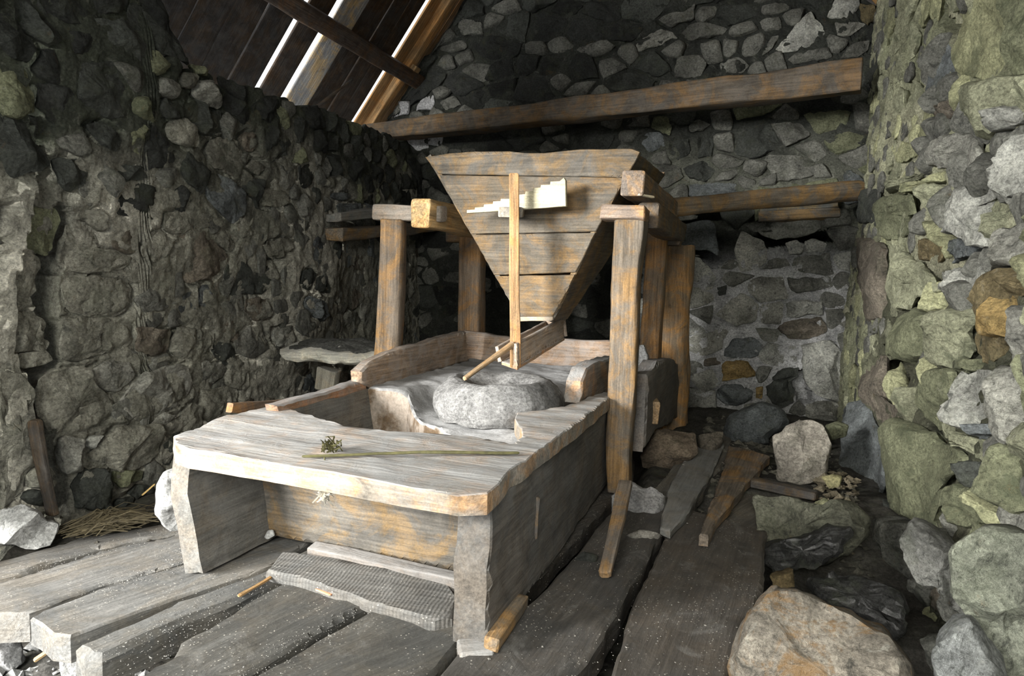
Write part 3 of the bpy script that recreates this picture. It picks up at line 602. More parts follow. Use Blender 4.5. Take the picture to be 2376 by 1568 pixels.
build_wall('wall_right', RW_O, RW_U, -0.05, 5.2, -0.6, lambda u: 3.45 - 0.02 * u + .03 * math.sin(u * 11), rw_und, rw_tone, [((1940, 420), 3.266, R4), ((1940, 0), 3.266, R3), ((1940, 860), 3.266, R5)],
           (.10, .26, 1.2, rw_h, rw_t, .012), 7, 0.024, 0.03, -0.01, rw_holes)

# unseen wall behind the camera, with an opening for the added front fill lamp
def slab_box(name, lo, hi, mat, color):
    lo, hi = np.array(lo, float), np.array(hi, float); n = 24; V = []; F = []
    for ax in range(3):
        for sd in (0, 1):
            a, b = [i for i in range(3) if i != ax]; st = len(V); s = np.linspace(0, 1, n)
            for i in s:
                for j in s:
                    p = np.zeros(3); p[ax] = hi[ax] if sd else lo[ax]; p[a] = lo[a] + (hi[a] - lo[a]) * i; p[b] = lo[b] + (hi[b] - lo[b]) * j; V.append(p)
            for i in range(n - 1):
                for j in range(n - 1): F.append([st + i * n + j, st + (i + 1) * n + j, st + (i + 1) * n + j + 1, st + i * n + j + 1])
    V = np.array(V); V = V + np.c_[fbm(V, 2.5, 3, 1), fbm(V, 2.5, 3, 2), fbm(V, 2.5, 3, 3)] * 0.03
    return struct(link(name, V, F, mat, None, None, color, cols=np.tile(color, (len(V), 1))))
slab_box('wall_front', (-2.55, -0.95, -0.4), (-1.9, -0.45, 2.3), M_MORTAR, (0.2, 0.2, 0.17))
slab_box('wall_front', (0.55, -0.95, -0.4), (1.3, -0.45, 2.3), M_MORTAR, (0.2, 0.2, 0.17))
slab_box('wall_left', (-3.1, -0.5, 2.5), (-2.6, 1.75, 3.0), M_MORTAR, (0.2, 0.2, 0.17))
slab_box('wall_front', (-2.55, -0.95, 2.3), (1.5, -0.45, 5.0), M_MORTAR, (0.2, 0.2, 0.17))

# ------------------------------------------------------------------ roof: slope over the left wall, slope over the right wall
RSL = math.atan(1.33); RN_IN = nrm((1.33, 0, -1.0))
def roof_at(px, py): return at(px, py, plane=(np.array([-3.35, 0, 3.47]), RN_IN))
S_U = nrm((1, 0, 1.33))                                  # up the slope
EAVE = np.array([-4.45, 0, 7.9255 - 1.33 * 4.45])
roof = struct(bar('ceiling', (-1.22, -1.0, 6.22), (-1.22, 6.9, 6.22), .16, .2, M_WOOD, (.05, .04, .03), seed=1)); BASE[roof.name] = roof.matrix_world.copy()
gaps = [(405, 100, .014), (545, 150, .02), (650, 108, .065), (700, 150, .075), (812, 165, .02), (868, 200, .07)]
ycut = [(roof_at(a, b)[1], g) for a, b, g in gaps]
edges = []; y = -1.0
for yc, g in ycut:
    k = max(1, int(round((yc - y) / 0.24)))
    for i in range(k): edges.append((y + (yc - g / 2 - y) * i / k + (0.002 if i else 0), y + (yc - g / 2 - y) * (i + 1) / k))
    y = yc + g / 2
edges += [(y, y + .13), (y + .132, y + .27), (y + .272, y + .42), (y + .422, 7.1)]
for i, (a, b) in enumerate(edges):
    c = (.018, .014, .011) if b < 4.7 else ((.30, .18, .08) if a > 5.9 else (.03, .022, .016))  # boards by the gable coloured bright for skylight falling on them
    if 4.93 < a < 5.05: c = (.34, .33, .32)  # pale board: the light on it is put into its colour
    O = EAVE + np.array([0, (a + b) / 2, 0])
    bar('roof_board', O, O + S_U * 5.45, b - a, .025, M_ORANGE if a > 5.9 else M_WOOD, c, roof, up=tuple(-RN_IN), seed=i, amp=.003, n=10, M=12, cap=.003, expo=14)
for i in range(30):                                       # the other slope
    a = -1.0 + .27 * i; O = np.array([1.35, a + .13, 4.44 - 1.15 * 1.25 + .05]); u = nrm((-1, 0, 1.15))
    bar('roof_board', O, O + u * 4.0, .268, .025, M_WOOD, (.10, .07, .045), roof, up=(1.15, 0, 1), seed=50 + i, amp=.002, n=5, M=12, cap=.003, expo=14)
pu = roof_at(940, 168) + RN_IN * .10
bar('purlin', (pu[0], -.8, pu[2]), (pu[0], 6.75, pu[2]), .15, .13, M_WOOD, (.05, .035, .025), roof, up=tuple(RN_IN), seed=3, amp=.008, n=30)
bar('purlin', (pu[0] + .75, -.8, pu[2] + 1.0), (pu[0] + .75, 6.75, pu[2] + 1.0), .15, .13, M_WOOD, (.05, .035, .025), roof, up=tuple(RN_IN), seed=4, amp=.008, n=30)
ra = roof_at(862, 286) + RN_IN * .05; 
bar('rafter', np.array([ra[0], 6.22, ra[2]]) - S_U * .3, np.array([ra[0], 6.22, ra[2]]) + S_U * 4.6, .11, .09, M_ORANGE, (.36, .22, .10), roof, up=tuple(RN_IN), seed=6, amp=.006, n=24)  # bright colour holds the skylight on this rafter
bar('rafter', np.array([ra[0], 2.1, ra[2]]) - S_U * .3, np.array([ra[0], 2.1, ra[2]]) + S_U * 4.6, .12, .12, M_WOOD, (.06, .045, .03), roof, up=tuple(RN_IN), seed=7, amp=.006, n=24)
cb = roof_at(930, 135) + RN_IN * .13
bar('cleat', cb + np.array([0, .12, 0]) - S_U * .09, cb + np.array([0, .12, 0]) + S_U * .03, .10, .06, M_ORANGE, (.3, .2, .1), roof, up=tuple(RN_IN), seed=8)
rr = at(2050, 12, y=6.2)
bar('rafter', rr + np.array([.5, 0, -.55]), rr + np.array([-1.6, 0, 1.86]), .1, .08, M_ORANGE, (.40, .26, .12), roof, up=(1.15, 0, 1), seed=9)

# ------------------------------------------------------------------ the ground and the plank floor
def ground(x, y):
    z = np.full(x.shape, -.27); s = lambda v, a, b: np.clip((v - a) / (b - a), 0, 1) ** 2 * (3 - 2 * np.clip((v - a) / (b - a), 0, 1))
    z = z + .245 * s(y - .5 * (x + 2.6), 1.62, 1.9) * s(-x, 1.9, 2.3)
    z = z + .245 * s(y, 3.3, 4.05) * s(x, -.75, -.5)
    z = z - .45 * s(x, .15, .4) * s(-y, -3.1, -2.7)
    return z
gx = np.arange(-3.6, 1.5, .035); gy = np.arange(-1.0, 6.9, .035); GX, GY = np.meshgrid(gx, gy, indexing='ij'); Pg = np.c_[GX.ravel(), GY.ravel(), np.zeros(GX.size)]
Pg[:, 2] = ground(Pg[:, 0], Pg[:, 1]) + fbm(Pg, 5, 4, 3) * .018 + fbm(Pg, 26, 3, 4) * .009
ii = np.arange(GX.size).reshape(GX.shape); Fg = np.stack([ii[:-1, :-1], ii[1:, :-1], ii[1:, 1:], ii[:-1, 1:]], -1).reshape(-1, 4)
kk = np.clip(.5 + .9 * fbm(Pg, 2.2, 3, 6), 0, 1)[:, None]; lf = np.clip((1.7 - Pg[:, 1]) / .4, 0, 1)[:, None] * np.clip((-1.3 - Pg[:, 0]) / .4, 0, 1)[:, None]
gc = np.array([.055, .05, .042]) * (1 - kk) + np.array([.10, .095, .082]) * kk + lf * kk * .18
floor = struct(link('floor', Pg, Fg, M_DIRT, None, None, cols=gc)); BASE[floor.name] = Matrix.Identity(4)
UP = (0, 0, 1)
def planks(pts, z=0.0): return [at(a, b, z=z) for a, b in pts]
def floor_plank(pts, color, seed, th=.09, z=0.0, g=None, amp=.006, res=.05, mat=None, r=.012):
    P = planks(pts, z); P = np.array(P); d = P - P.mean(0); w, v = np.linalg.eigh(d.T @ d); U = g if g is not None else v[:, -1]
    return plate('plank', P, UP, U, th, mat or M_FLOOR, color, floor, res, amp, r, .008, seed, 4.0)
GRY = (.20, .20, .195); DK = (.042, .038, .033)
floor_plank([(-60,1362),(60,1330),(230,1278),(426,1238),(560,1200),(640,1180),(700,1200),(560,1262),(444,1300),(330,1330),(228,1359),(150,1390),(68,1421),(-30,1426)], (.115,.112,.105), 1, .10, mat=M_FLOOR, r=.008)
floor_plank([(72,1436),(100,1418),(228,1364),(340,1332),(448,1304),(640,1240),(740,1240),(630,1315),(574,1334),(400,1388),(163,1477),(120,1470)], (.10,.098,.092), 2, .09, mat=M_FLOOR, r=.008)
floor_plank([(172,1495),(260,1458),(410,1392),(574,1340),(740,1260),(800,1270),(660,1330),(560,1385),(420,1440),(237,1521),(200,1520)], (.08,.08,.076), 3, .10, r=.02)
floor_plank([(321,1575),(350,1545),(400,1515),(420,1480),(480,1452),(560,1400),(650,1352),(760,1290),(980,1330),(900,1385),(827,1421),(720,1475),(560,1568),(520,1610),(330,1620)], (.05,.048,.042), 4, .10, amp=.009)
floor_plank([(572,1575),(730,1485),(835,1428),(990,1345),(1120,1400),(1085,1470),(1050,1510),(1000,1568),(960,1620),(540,1620)], (.05,.048,.042), 5, .10, amp=.009)
floor_plank([(1020,1568),(1062,1512),(1135,1470),(1230,1400),(1330,1290),(1420,1180),(1470,1120),(1500,1155),(1550,1190),(1535,1235),(1470,1350),(1400,1480),(1330,1568),(1300,1620),(1000,1620)], DK, 6, .10, amp=.012)
floor_plank([(1445,1470),(1470,1400),(1545,1240),(1600,1180),(1780,1230),(1772,1360),(1735,1460),(1690,1568),(1680,1640),(1400,1640),(1425,1560),(1440,1500)], (.05,.043,.035), 7, .08, z=-.01)
floor_plank([(-80,1318),(40,1290),(190,1245),(330,1222),(430,1205),(430,1230),(230,1270),(60,1322),(-60,1352)], (.13,.125,.115), 8, .08, z=-.01)
floor_plank([(640,1180),(900,1160),(1100,1190),(1330,1130),(1470,1050),(1470,1110),(1400,1180),(1210,1380),(1060,1390),(760,1285)], DK, 9, .08, z=-.015)
floor_plank([(1500,1150),(1560,1080),(1640,1010),(1700,1000),(1690,1060),(1600,1180),(1560,1230),(1510,1200)], (.11,.105,.09), 10, .06, z=.0)
floor_plank([(1600,1235),(1660,1170),(1790,1090),(1960,1110),(1970,1150),(1840,1160),(1760,1240),(1700,1290)], (.09,.08,.065), 11, .06, z=-.03)

def deck(name, label, cat, pts, z, th, color, mat, seed=0, U=None, tiltz=None, res=.04, amp=.005, group=None):
    P = np.array([at(a, b, z=z) for a, b in pts]); d = P - P.mean(0); w, v = np.linalg.eigh(d.T @ d)
    return tag(plate(name, P, UP, v[:, -1] if U is None else U, th, mat, color, None, res, amp, .008, .006, seed, 4), label, cat, group)
deck('board', 'ribbed rough-sawn board lying half under the front of the stone trough', 'board',
     [(617,1322),(640,1300),(655,1282),(760,1290),(900,1318),(1045,1352),(1060,1385),(1050,1432),(1010,1438),(960,1425),(850,1392),(740,1352)], .035, .04, (.09,.087,.08), M_SAWN, 21, U=at(1045,1352,z=0)-at(640,1300,z=0))
deck('board', 'short brown board angled on the floor beside the dark shaft', 'board', [(1622,1240),(1655,1150),(1680,1080),(1690,1035),(1740,1042),(1785,1058),(1745,1105),(1700,1160),(1665,1205),(1645,1243)], .05, .05, (.13,.105,.08), M_WOOD, 22)
deck('board', 'grey board next to the angled brown board, running back from the pale rock', 'board', [(1530,1222),(1550,1130),(1590,1060),(1640,1015),(1682,1028),(1650,1100),(1610,1160),(1590,1200),(1555,1232)], .03, .035, (.12,.12,.11), M_GREY, 23)
o = tag(bar('loose_stick', at(1400, 1332, z=.03), at(1452, 1118, x=-.50), .05, .03, M_WOOD, (.13,.105,.08), None, .06, .035, seed=5, up=(0, -1, 0)), 'brown stick leaning in front of the split pale rock by the post', 'stick')
tag(bar('floor_batten', at(1140, 1500, z=.03), at(1215, 1392, z=.03), .05, .045, M_WOOD, (.15,.12,.085), None, seed=6, amp=.005), 'rounded brown batten lying along the right foot of the trough', 'batten')
tag(bar('foot_block', at(1065, 1512, z=.0), at(1140, 1505, z=.0), .09, .05, M_GREY, (.2,.195,.185), None, seed=7), 'small grey wedge under the right front leg of the trough', 'block')
tag(bar('dark_batten', at(1745, 1118, z=.03), at(1895, 1150, z=.03), .06, .05, M_WOOD, (.05,.045,.04), None, seed=8), 'dark batten on the floor below the big square pale stone', 'batten')
tag(bar('strip', at(80, 975, x=-2.74), at(124, 1195, x=-2.70), .03, .05, M_WOOD, (.03,.025,.02), None, seed=9, up=(1, 0, 0)), 'thin upright wooden strip standing in the crack of the left wall', 'strip')

# ------------------------------------------------------------------ the milling trough
XL, XR, YF = -1.96, -0.71, 1.83
tr = thing('milling_trough', 'heavy hand-hewn wooden milling trough dusted with flour, open at the front', 'trough', (-1.33, 3.2, 0))
def onx(x, pts): return [at(a, b, x=x) for a, b in pts]
def ony(y, pts): return [at(a, b, y=y) for a, b in pts]
def onz(z, pts): return [at(a, b, z=z) for a, b in pts]
plate('side_plank', [(XR, 1.83, 0), (XR, 3.0, .0), (XR, 3.85, .0), (XR, 4.6, .02), (XR, 4.6, .5), (XR, 3.72, .455), (XR, 3.0, .46), (XR, 2.2, .455), (XR, 1.86, .455), (XR, 1.84, .25)], (1, 0, 0), (0, 1, 0), .115, M_GREY, (.085, .08, .072), tr, .06, .010, .006, .006, 31, 4)
plate('side_plank', [(-1.94, 1.86, 0), (-1.94, 4.72, 0), (-2.035, 4.72, .5), (-2.035, 3.1, .5), (-2.035, 2.45, .5), (-2.03, 1.9, .455), (-2.01, 1.85, .3)], (-1, 0, -.19), (0, 1, 0), .09, M_GREY, (.09, .087, .078), tr, .06, .005, .005, .006, 32, 4)
plate('side_plank', [np.array([q[0], max(q[1], 3.72), q[2]]) for q in onx(-.52, [(1478, 905), (1500, 870), (1515, 862), (1530, 838), (1562, 832), (1572, 845), (1580, 960), (1555, 985), (1520, 1000), (1490, 1050), (1478, 1075)])], (1, 0, 0), (0, 1, 0), .10, M_GREY, (.12, .11, .10), tr, .08, .008, .012, .01, 33, 4)
plate('top_plank', onz(.525, [(403,1012),(470,985),(560,955),(640,940),(690,950),(735,970),(800,988),(900,998),(990,1003),(1100,1010),(1190,1028),(1215,1010),(1195,968),(1205,948),(1290,946),(1330,935),(1400,908),(1424,912),(1380,950),(1300,1010),(1190,1085),(1130,1142),(1062,1146),(960,1128),(750,1092),(600,1066),(440,1042),(408,1030)]),
      UP, (1, 0, .0), .068, M_DUSTY, (.22, .19, .15), tr, .035, .006, .004, .006, 34, 3)
plate('inner_board', [(-1.94, 2.27, .03), (-.83, 2.20, .03), (-.83, 2.20, .46), (-1.94, 2.27, .46)], (0, -1, 0), (1, 0, 0), .05, M_WOOD, (.07, .062, .05), tr, .05, .004, .006, .004, 35, 4)
bar('inner_ledge', (-1.62, 2.2, .025), (-.83, 2.13, .04), .06, .05, M_GREY, (.11, .10, .09), tr, seed=36)
# left wall of the opening behind the top plank, raised edge boards round the bed
def edge_board(name, pts, th, col, seed, n, u, mat=M_DUSTY): return plate(name, pts, n, u, th, mat, col, tr, .05, .006, .01, .006, seed, 4)
edge_board('edge_board', onx(-1.93, [(838, 886), (836, 862), (862, 838), (905, 818), (985, 795), (1050, 775), (1082, 768), (1086, 838), (1000, 862), (930, 890), (870, 905)]), .06, (.24, .18, .13), 37, (1, 0, 0), (0, 1, 0), M_PALEW)
edge_board('edge_board', onx(-1.955, [(640, 940), (740, 915), (838, 884), (850, 880), (852, 985), (650, 985)]), .06, (.17, .11, .07), 38, (1, 0, 0), (0, 1, 0), M_DUSTY)
edge_board('edge_board', ony(4.72, [(1076, 768), (1110, 772), (1200, 784), (1310, 787), (1440, 790), (1440, 862), (1300, 852), (1180, 845), (1076, 838)]), .06, (.27, .19, .13), 39, (0, -1, 0), (1, 0, 0), M_PALEW)
edge_board('edge_board', onx(-.80, [(1345, 935), (1350, 915), (1353, 885), (1365, 855), (1385, 840), (1415, 832), (1440, 828), (1440, 905), (1400, 922), (1360, 935)]), .09, (.24, .2, .16), 40, (1, 0, 0), (0, 1, 0), M_DUSTY)
bedP = [at(a, b, z=.53) for a, b in [(853, 897), (945, 906), (968, 930)]] + [at(a, b, z=.44) for a, b in [(988, 985), (1040, 1004), (1120, 1022), (1186, 1034)]] + [np.array([-.88, 2.75, .5]), np.array([-.84, 3.0, .53])] + [at(a, b, z=.53) for a, b in [(1350, 925), (1372, 880), (1395, 850), (1300, 846), (1180, 841), (1092, 832)]]
bedP = np.array([[np.clip(q[0], -1.97, -.8), min(q[1], 4.7), .53] for q in bedP]); bedc = bedP.mean(0)
def heap(v):
    X, Y = v[:, 0] + bedc[0], v[:, 1] + bedc[1]; d = np.hypot(X + 1.2, Y - 3.17); k = np.clip((.56 - d) / .17, 0, 1); k = k * k * (3 - 2 * k)
    fr_ = np.clip((3.0 - Y) / .25, 0, 1) * np.clip((X + 1.55) / .1, 0, 1); return -.10 * np.maximum(k, fr_)
plate('mill_bed', bedP, UP, (1, 0, 0), .24, M_FLOUR, (.4, .4, .4), tr, .035, .008, .012, .006, 41, 1.5, heap)
plate('bin_floor', [(-1.95, 2.28, .26), (-.82, 2.28, .26), (-.82, 3.2, .26), (-1.95, 3.2, .26)], UP, (1, 0, 0), .03, M_DUSTY, (.2, .13, .09), tr, .08, .004, .004, .003, 42)
a, b, c, d = [at(856, 899, z=.52), at(946, 907, z=.52), at(1010, 990, z=.33), at(900, 985, z=.33)]
plate('chute_board', [a, b, c, d], np.cross(b - a, d - a) * (1 if np.cross(b - a, d - a)[2] > 0 else -1), d - a, .04, M_DUSTY, (.3, .18, .1), tr, .04, .006, .006, .004, 43)
bar('peg', at(1516, 958, y=3.98) + np.array([0, 0, 0]), at(1516, 958, y=3.98) + np.array([-.12, .5, 0]), .085, .14, M_ORANGE, (.34, .24, .14), tr, seed=44, expo=12)
bar('splinter', at(1247, 1150, x=XR + .004), at(1247, 1245, x=XR + .004), .016, .03, M_WOOD, (.08, .07, .06), tr, seed=45, amp=.012, up=(1, 0, 0))

# runner stone: a low drum with a dished eye
def lathe(name, prof, c, mat, color, parent=None, n=72, amp=.008, fr=7, seed=0, sq=0.0):
    V = []; t = np.linspace(0, 2 * math.pi, n, endpoint=False)
    for r, z in prof: V.append(np.c_[np.cos(t) * r, np.sin(t) * r, np.full(n, z)])
    V = np.vstack(V); F = []; i = np.arange(n); j = (i + 1) % n
    for k in range(len(prof) - 1): F += np.c_[k * n + i, k * n + j, (k + 1) * n + j, (k + 1) * n + i].tolist()
    F.append(list(range(n))[::-1]); F.append([(len(prof) - 1) * n + q for q in range(n)])
    rad = np.linalg.norm(V[:, :2], axis=1, keepdims=True); d = fbm(V + seed, fr, 3, seed) * amp + fbm(V + seed, 30, 3, seed + 1) * amp * .35
    V[:, :2] += V[:, :2] / np.maximum(rad, .02) * d[:, None] * (rad > .03); V[:, 2] += fbm(V + seed + 3, fr * 1.5, 3, seed) * amp * .8
    o = link(name, V, F, mat, None, None, color); o.location = c
    if parent is not None: BASE[o.name] = Matrix.Translation(Vector(c)); o.matrix_world = BASE[o.name]; adopt(o, parent, BASE[o.name])
    return o
prof = [(.0, -.0), (.28, 0), (.315, .008), (.33, .03), (.338, .065), (.334, .10), (.322, .13), (.30, .16), (.278, .182), (.255, .198), (.232, .204), (.208, .20), (.18, .186), (.15, .165), (.12, .145), (.10, .125), (.085, .08), (.07, .06), (0.001, .06)]
prof = [(prof[k][0] * (1 - f) + prof[k + 1][0] * f, prof[k][1] * (1 - f) + prof[k + 1][1] * f) for k in range(1, len(prof) - 1) for f in (0, .34, .67)] + [prof[-1]]
tag(lathe('millstone', prof, (-1.2, 3.17, .43), M_MILL, (.26, .257, .25), amp=.010, seed=5), 'thick round speckled grey millstone with a dished eye, lying in the trough', 'millstone')

# ------------------------------------------------------------------ frame of posts and rails round the hopper
fm = thing('hopper_frame', 'frame of four rough brown posts with rails carrying the hopper', 'frame', (-1.35, 4.2, 0))
bar('post', (-.625, 3.58, .0), (-.645, 3.58, 1.47), .135, .15, M_WOOD, (.105, .085, .062), fm, .155, .15, expo=7, up=(0, -1, 0), seed=51, amp=.010, n=30, M=28)
bar('post', (-2.09, 3.58, .0), (-2.07, 3.58, 1.47), .155, .15, M_WOOD, (.14, .11, .08), fm, .15, .15, expo=5, up=(.25, -1, 0), seed=52, amp=.008, n=24, M=24)
bar('post', (-2.07, 4.85, .3), (-2.08, 4.85, 1.45), .18, .15, M_WOOD, (.15, .11, .075), fm, .18, .15, up=(0, -1, 0), seed=53, n=20)
bar('post', (-.665, 4.8, .53), (-.655, 4.8, 1.5), .14, .15, M_WOOD, (.17, .12, .075), fm, .14, .15, up=(0, -1, 0), seed=54, n=20)
bar('cross_rail', (-2.19, 3.58, 1.515), (-1.74, 3.6, 1.505), .09, .1, M_GREY, (.19, .165, .135), fm, seed=55, up=(0, -1, 0), amp=.008)
bar('cross_rail', (-.78, 3.56, 1.505), (-.545, 3.56, 1.50), .085, .16, M_WOOD, (.17, .13, .10), fm, seed=56, up=(0, -1, 0), amp=.01)
c1 = at(976, 494, y=3.47)
o = bar('side_rail', c1, c1 + np.array([-.02, 1.5, 0]), .125, .165, M_ORANGE, (.30, .21, .105), fm, seed=57, expo=10); o['label'] = 'rail with a freshly cut orange end'
c1 = at(1468, 425, y=3.50)
bar('side_rail', c1 + np.array([.0, 0, .0]), c1 + np.array([.02, 1.5, 0]), .12, .13, M_WOOD, (.15, .12, .095), fm, seed=58, expo=9)
c1 = at(1505, 500, y=3.75)
bar('side_rail', c1, c1 + np.array([.02, 1.3, 0]), .13, .15, M_WOOD, (.085, .07, .055), fm, seed=59, expo=7, amp=.012)
bar('wooden_pin', at(1478, 452, y=3.5), at(1512, 460, y=3.62), .02, .012, M_FRESH, (.7, .6, .42), fm, seed=60)
bar('rear_rail', (-2.3, 4.85, 1.47), (-.5, 4.85, 1.47), .12, .1, M_WOOD, (.10, .08, .06), fm, seed=61, up=(0, -1, 0))

# ------------------------------------------------------------------ hopper
hp_ = thing('grain_hopper', 'funnel-shaped brown plank grain hopper hung in the post frame', 'hopper', (-1.2, 4.0, 1.0))
def hx(f, y=3.6):      # left and right edge of the front face at a pixel row
    return (988 + (1205 - 988) * f, 1478 + (1283 - 1478) * f)
rows = [(352, 404), (406.5, 543), (545.5, 638), (640.5, 745)]
for k, (r0, r1) in enumerate(rows):
    f0, f1 = (r0 - 352) / 392, (r1 - 352) / 392
    l0, q0 = hx(f0); l1, q1 = hx(f1); sl = [-10, -8, 3, -4][k] * 0; 
    if k == 0: pts = [(985, 364), (1040, 356), (1100, 352), (1180, 351), (1215, 355), (1262, 355), (1290, 352), (1345, 346), (1400, 346), (1465, 345), (1485, 352), (1476, 372), (q1, 411), (l1, 404)]
    elif k == 3: pts = [(l0, 641), (q0, 637), (1290, 722), (1276, 742), (1243, 735), (1208, 736)]
    else: pts = [(l0, r0 + (-1 if k else 0)), (q0, r0 + (6 if k == 1 else -6)), (q1, r1 - 6), (l1, r1)]
    plate('front_board', ony(3.6, pts), (0, -1, 0), (1, 0, 0), .035, M_WOOD, (.08, .066, .047) if k else (.07, .061, .048), hp_, .04, .003, .004, .002, 70 + k, 3)
FTR, FBR = at(1475, 350, y=3.61), at(1280, 748, y=3.61); FTL, FBL = at(990, 364, y=3.61), at(1208, 744, y=3.61)
RTR = np.array([FTR[0] + .0, 4.85, 1.90]); RTL = np.array([FTL[0], 4.85, 1.90]); RBR = FBR + np.array([0, .34, .0]); RBL = FBL + np.array([0, .34, .0])
def sideplate(q, inward, seed, col): 
    n = np.cross(q[1] - q[0], q[3] - q[0]); n = n if np.dot(n, inward) < 0 else -n
    plate('side_board', q, n, q[1] - q[0], .03, M_WOOD, col, hp_, .06, .003, .006, .004, seed, 3)
kt = RTR + np.array([.02, -.02, -.22])
sideplate([FTR, RTR, RTR * .75 + RBR * .25, RBR, FBR], np.array([-1, 0, 0]), 75, (.10, .085, .065)); sideplate([FTL, RTL, RBL, FBL], np.array([1, 0, 0]), 76, (.10, .085, .065))
n = np.cross(RTR - RTL, RBL - RTL); n = n if n[1] > 0 else -n
plate('rear_board', [RTL, RTR, RBR, RBL], n, (1, 0, 0), .03, M_WOOD, (.12, .09, .06), hp_, .08, .003, .006, .003, 77, 3)
bar('cleat', at(1186, 493, y=3.36), at(1190, 491, y=3.60), .13, .055, M_GREY, (.24, .22, .185), hp_, expo=9, seed=78, amp=.004)
bar('lip', at(1205, 741, y=3.575), at(1284, 740, y=3.575), .03, .025, M_PALEW, (.35, .28, .2), hp_, seed=79)
tag(bar('adjusting_lath', at(1195, 852, y=3.32), at(1193, 402, y=3.32), .058, .028, M_ORANGE, (.27, .165, .08), None, .05, .03, up=(0.35, -1, 0), expo=10, seed=80, amp=.003, n=24), 'thin upright orange-brown lath in front of the hopper, held by a small block', 'lath')
stp = [(1083, 494), (1083, 487), (1101, 486), (1102, 481), (1122, 480), (1123, 474), (1143, 473), (1144, 467), (1161, 466), (1162, 461), (1185, 461), (1200, 459), (1201, 452), (1218, 450), (1219, 444), (1236, 443), (1237, 436), (1254, 435), (1255, 429), (1276, 428), (1277, 421), (1298, 420), (1308, 412), (1312, 418), (1313, 478), (1200, 487)]
tag(plate('notched_wedge', ony(3.43, stp), (0, -1, 0), (1, 0, -.03), .028, M_FRESH, (.40, .365, .25), None, .05, .001, .002, .0008, 81, 3), 'pale fresh-cut wedge with stepped upper edge stuck behind the upright lath', 'wedge')

# feed shoe under the hopper, with the rod that rides on the millstone
sh = thing('feed_shoe', 'small slanting wooden feed shoe hung under the mouth of the hopper', 'shoe', (-1.2, 3.6, .7))
n0, n1 = at(1198, 797, y=3.28), at(1200, 850, y=3.28); f0, f1 = at(1308, 737, y=3.98), at(1310, 782, y=3.98)
def board4(name, q, th, mat, col, seed, facing):
    n = np.cross(q[1] - q[0], q[3] - q[0]); n = n if np.dot(n, facing) > 0 else -n
    return plate(name, q, n, q[1] - q[0], th, mat, col, sh, .04, .003, .004, .003, seed, 3)
side = nrm(np.cross(f0 - n0, (0, 0, 1)))
board4('side_board', [n0, f0, f1, n1], .022, M_PALEW, (.33, .25, .18), 82, side)
m0, m1 = at(1156, 803, y=3.36), at(1163, 838, y=3.36); g0 = m0 + (f0 - n0) * .98; g1 = m1 + (f1 - n1) * .98
board4('side_board', [m0, g0, g1, m1], .02, M_PALEW, (.33, .25, .18), 83, side)
board4('shoe_floor', [m1, n1, f1, g1], .02, M_DUSTY, (.3, .22, .15), 84, np.array([0, 0, 1]))
board4('end_board', [g0, f0, f1, g1], .02, M_PALEW, (.24, .18, .13), 85, nrm(n0 - f0))
tag(bar('rattle_rod', at(1078, 879, z=.645), at(1190, 797, y=3.30), .024, .024, M_ORANGE, (.28, .20, .12), None, .034, .034, expo=2, seed=86, amp=.003), 'round stick slanting from the feed shoe down onto the millstone rim', 'rod')

# ------------------------------------------------------------------ beams, poles and timbers in the walls
def beam(name, label, A, B, w0, h0, col, w1=None, h1=None, expo=7, seed=0, mat=M_WOOD, amp=.012, cat='beam', n=40, up=(0, 0, 1)):
    return tag(bar(name, A, B, w0, h0, mat, col, None, w1, h1, expo, up, n, 24, amp, seed=seed), label, cat)
beam('tie_beam', 'long hewn brown beam crossing under the gable above the hopper', at(845, 313, y=6.1), at(2000, 178, y=5.4), .20, .16, (.06, .048, .034), .20, .22, 7, 91)
beam('round_pole', 'bare round pole running from the hopper frame into the right wall', at(1500, 486, y=4.75), at(1990, 442, y=6.0), .12, .125, (.12, .10, .075), .15, .16, 2.5, 92, amp=.006, cat='pole')
beam('lintel_plank', 'upper weathered plank of the lintel over the dark wall niche', at(1762, 487, y=6.42), at(1945, 474, y=6.42), .1, .055, (.12, .12, .105), seed=93, cat='plank')
beam('lintel_plank', 'lower thick plank of the lintel over the dark wall niche', at(1760, 503, y=6.41), at(1948, 494, y=6.41), .12, .085, (.17, .15, .12), seed=94, cat='plank')
beam('standing_log', 'thick knotty brown log standing behind the hopper frame', (-.60, 5.62, -.1), (-.615, 5.62, 1.45), .27, .25, (.23, .165, .10), .26, .24, 3, 95, amp=.018, cat='log', up=(0, -1, 0))
beam('wall_timber', 'upper grey timber bedded in the left wall beside the post', at(762, 505, plane=(LW_O, (1, .1, 0))) + np.array([.05, 0, 0]), at(905, 488, plane=(LW_O, (1, .1, 0))) + np.array([.10, 0, 0]), .14, .07, (.15, .15, .135), seed=96, mat=M_GREY, cat='timber')
beam('wall_timber', 'lower split brown timber bedded in the left wall beside the post', at(765, 545, plane=(LW_O, (1, .1, 0))) + np.array([.04, 0, 0]), at(1075, 520, plane=(LW_O, (1, .1, 0))) + np.array([.10, 0, 0]), .16, .10, (.13, .11, .085), seed=97, cat='timber')
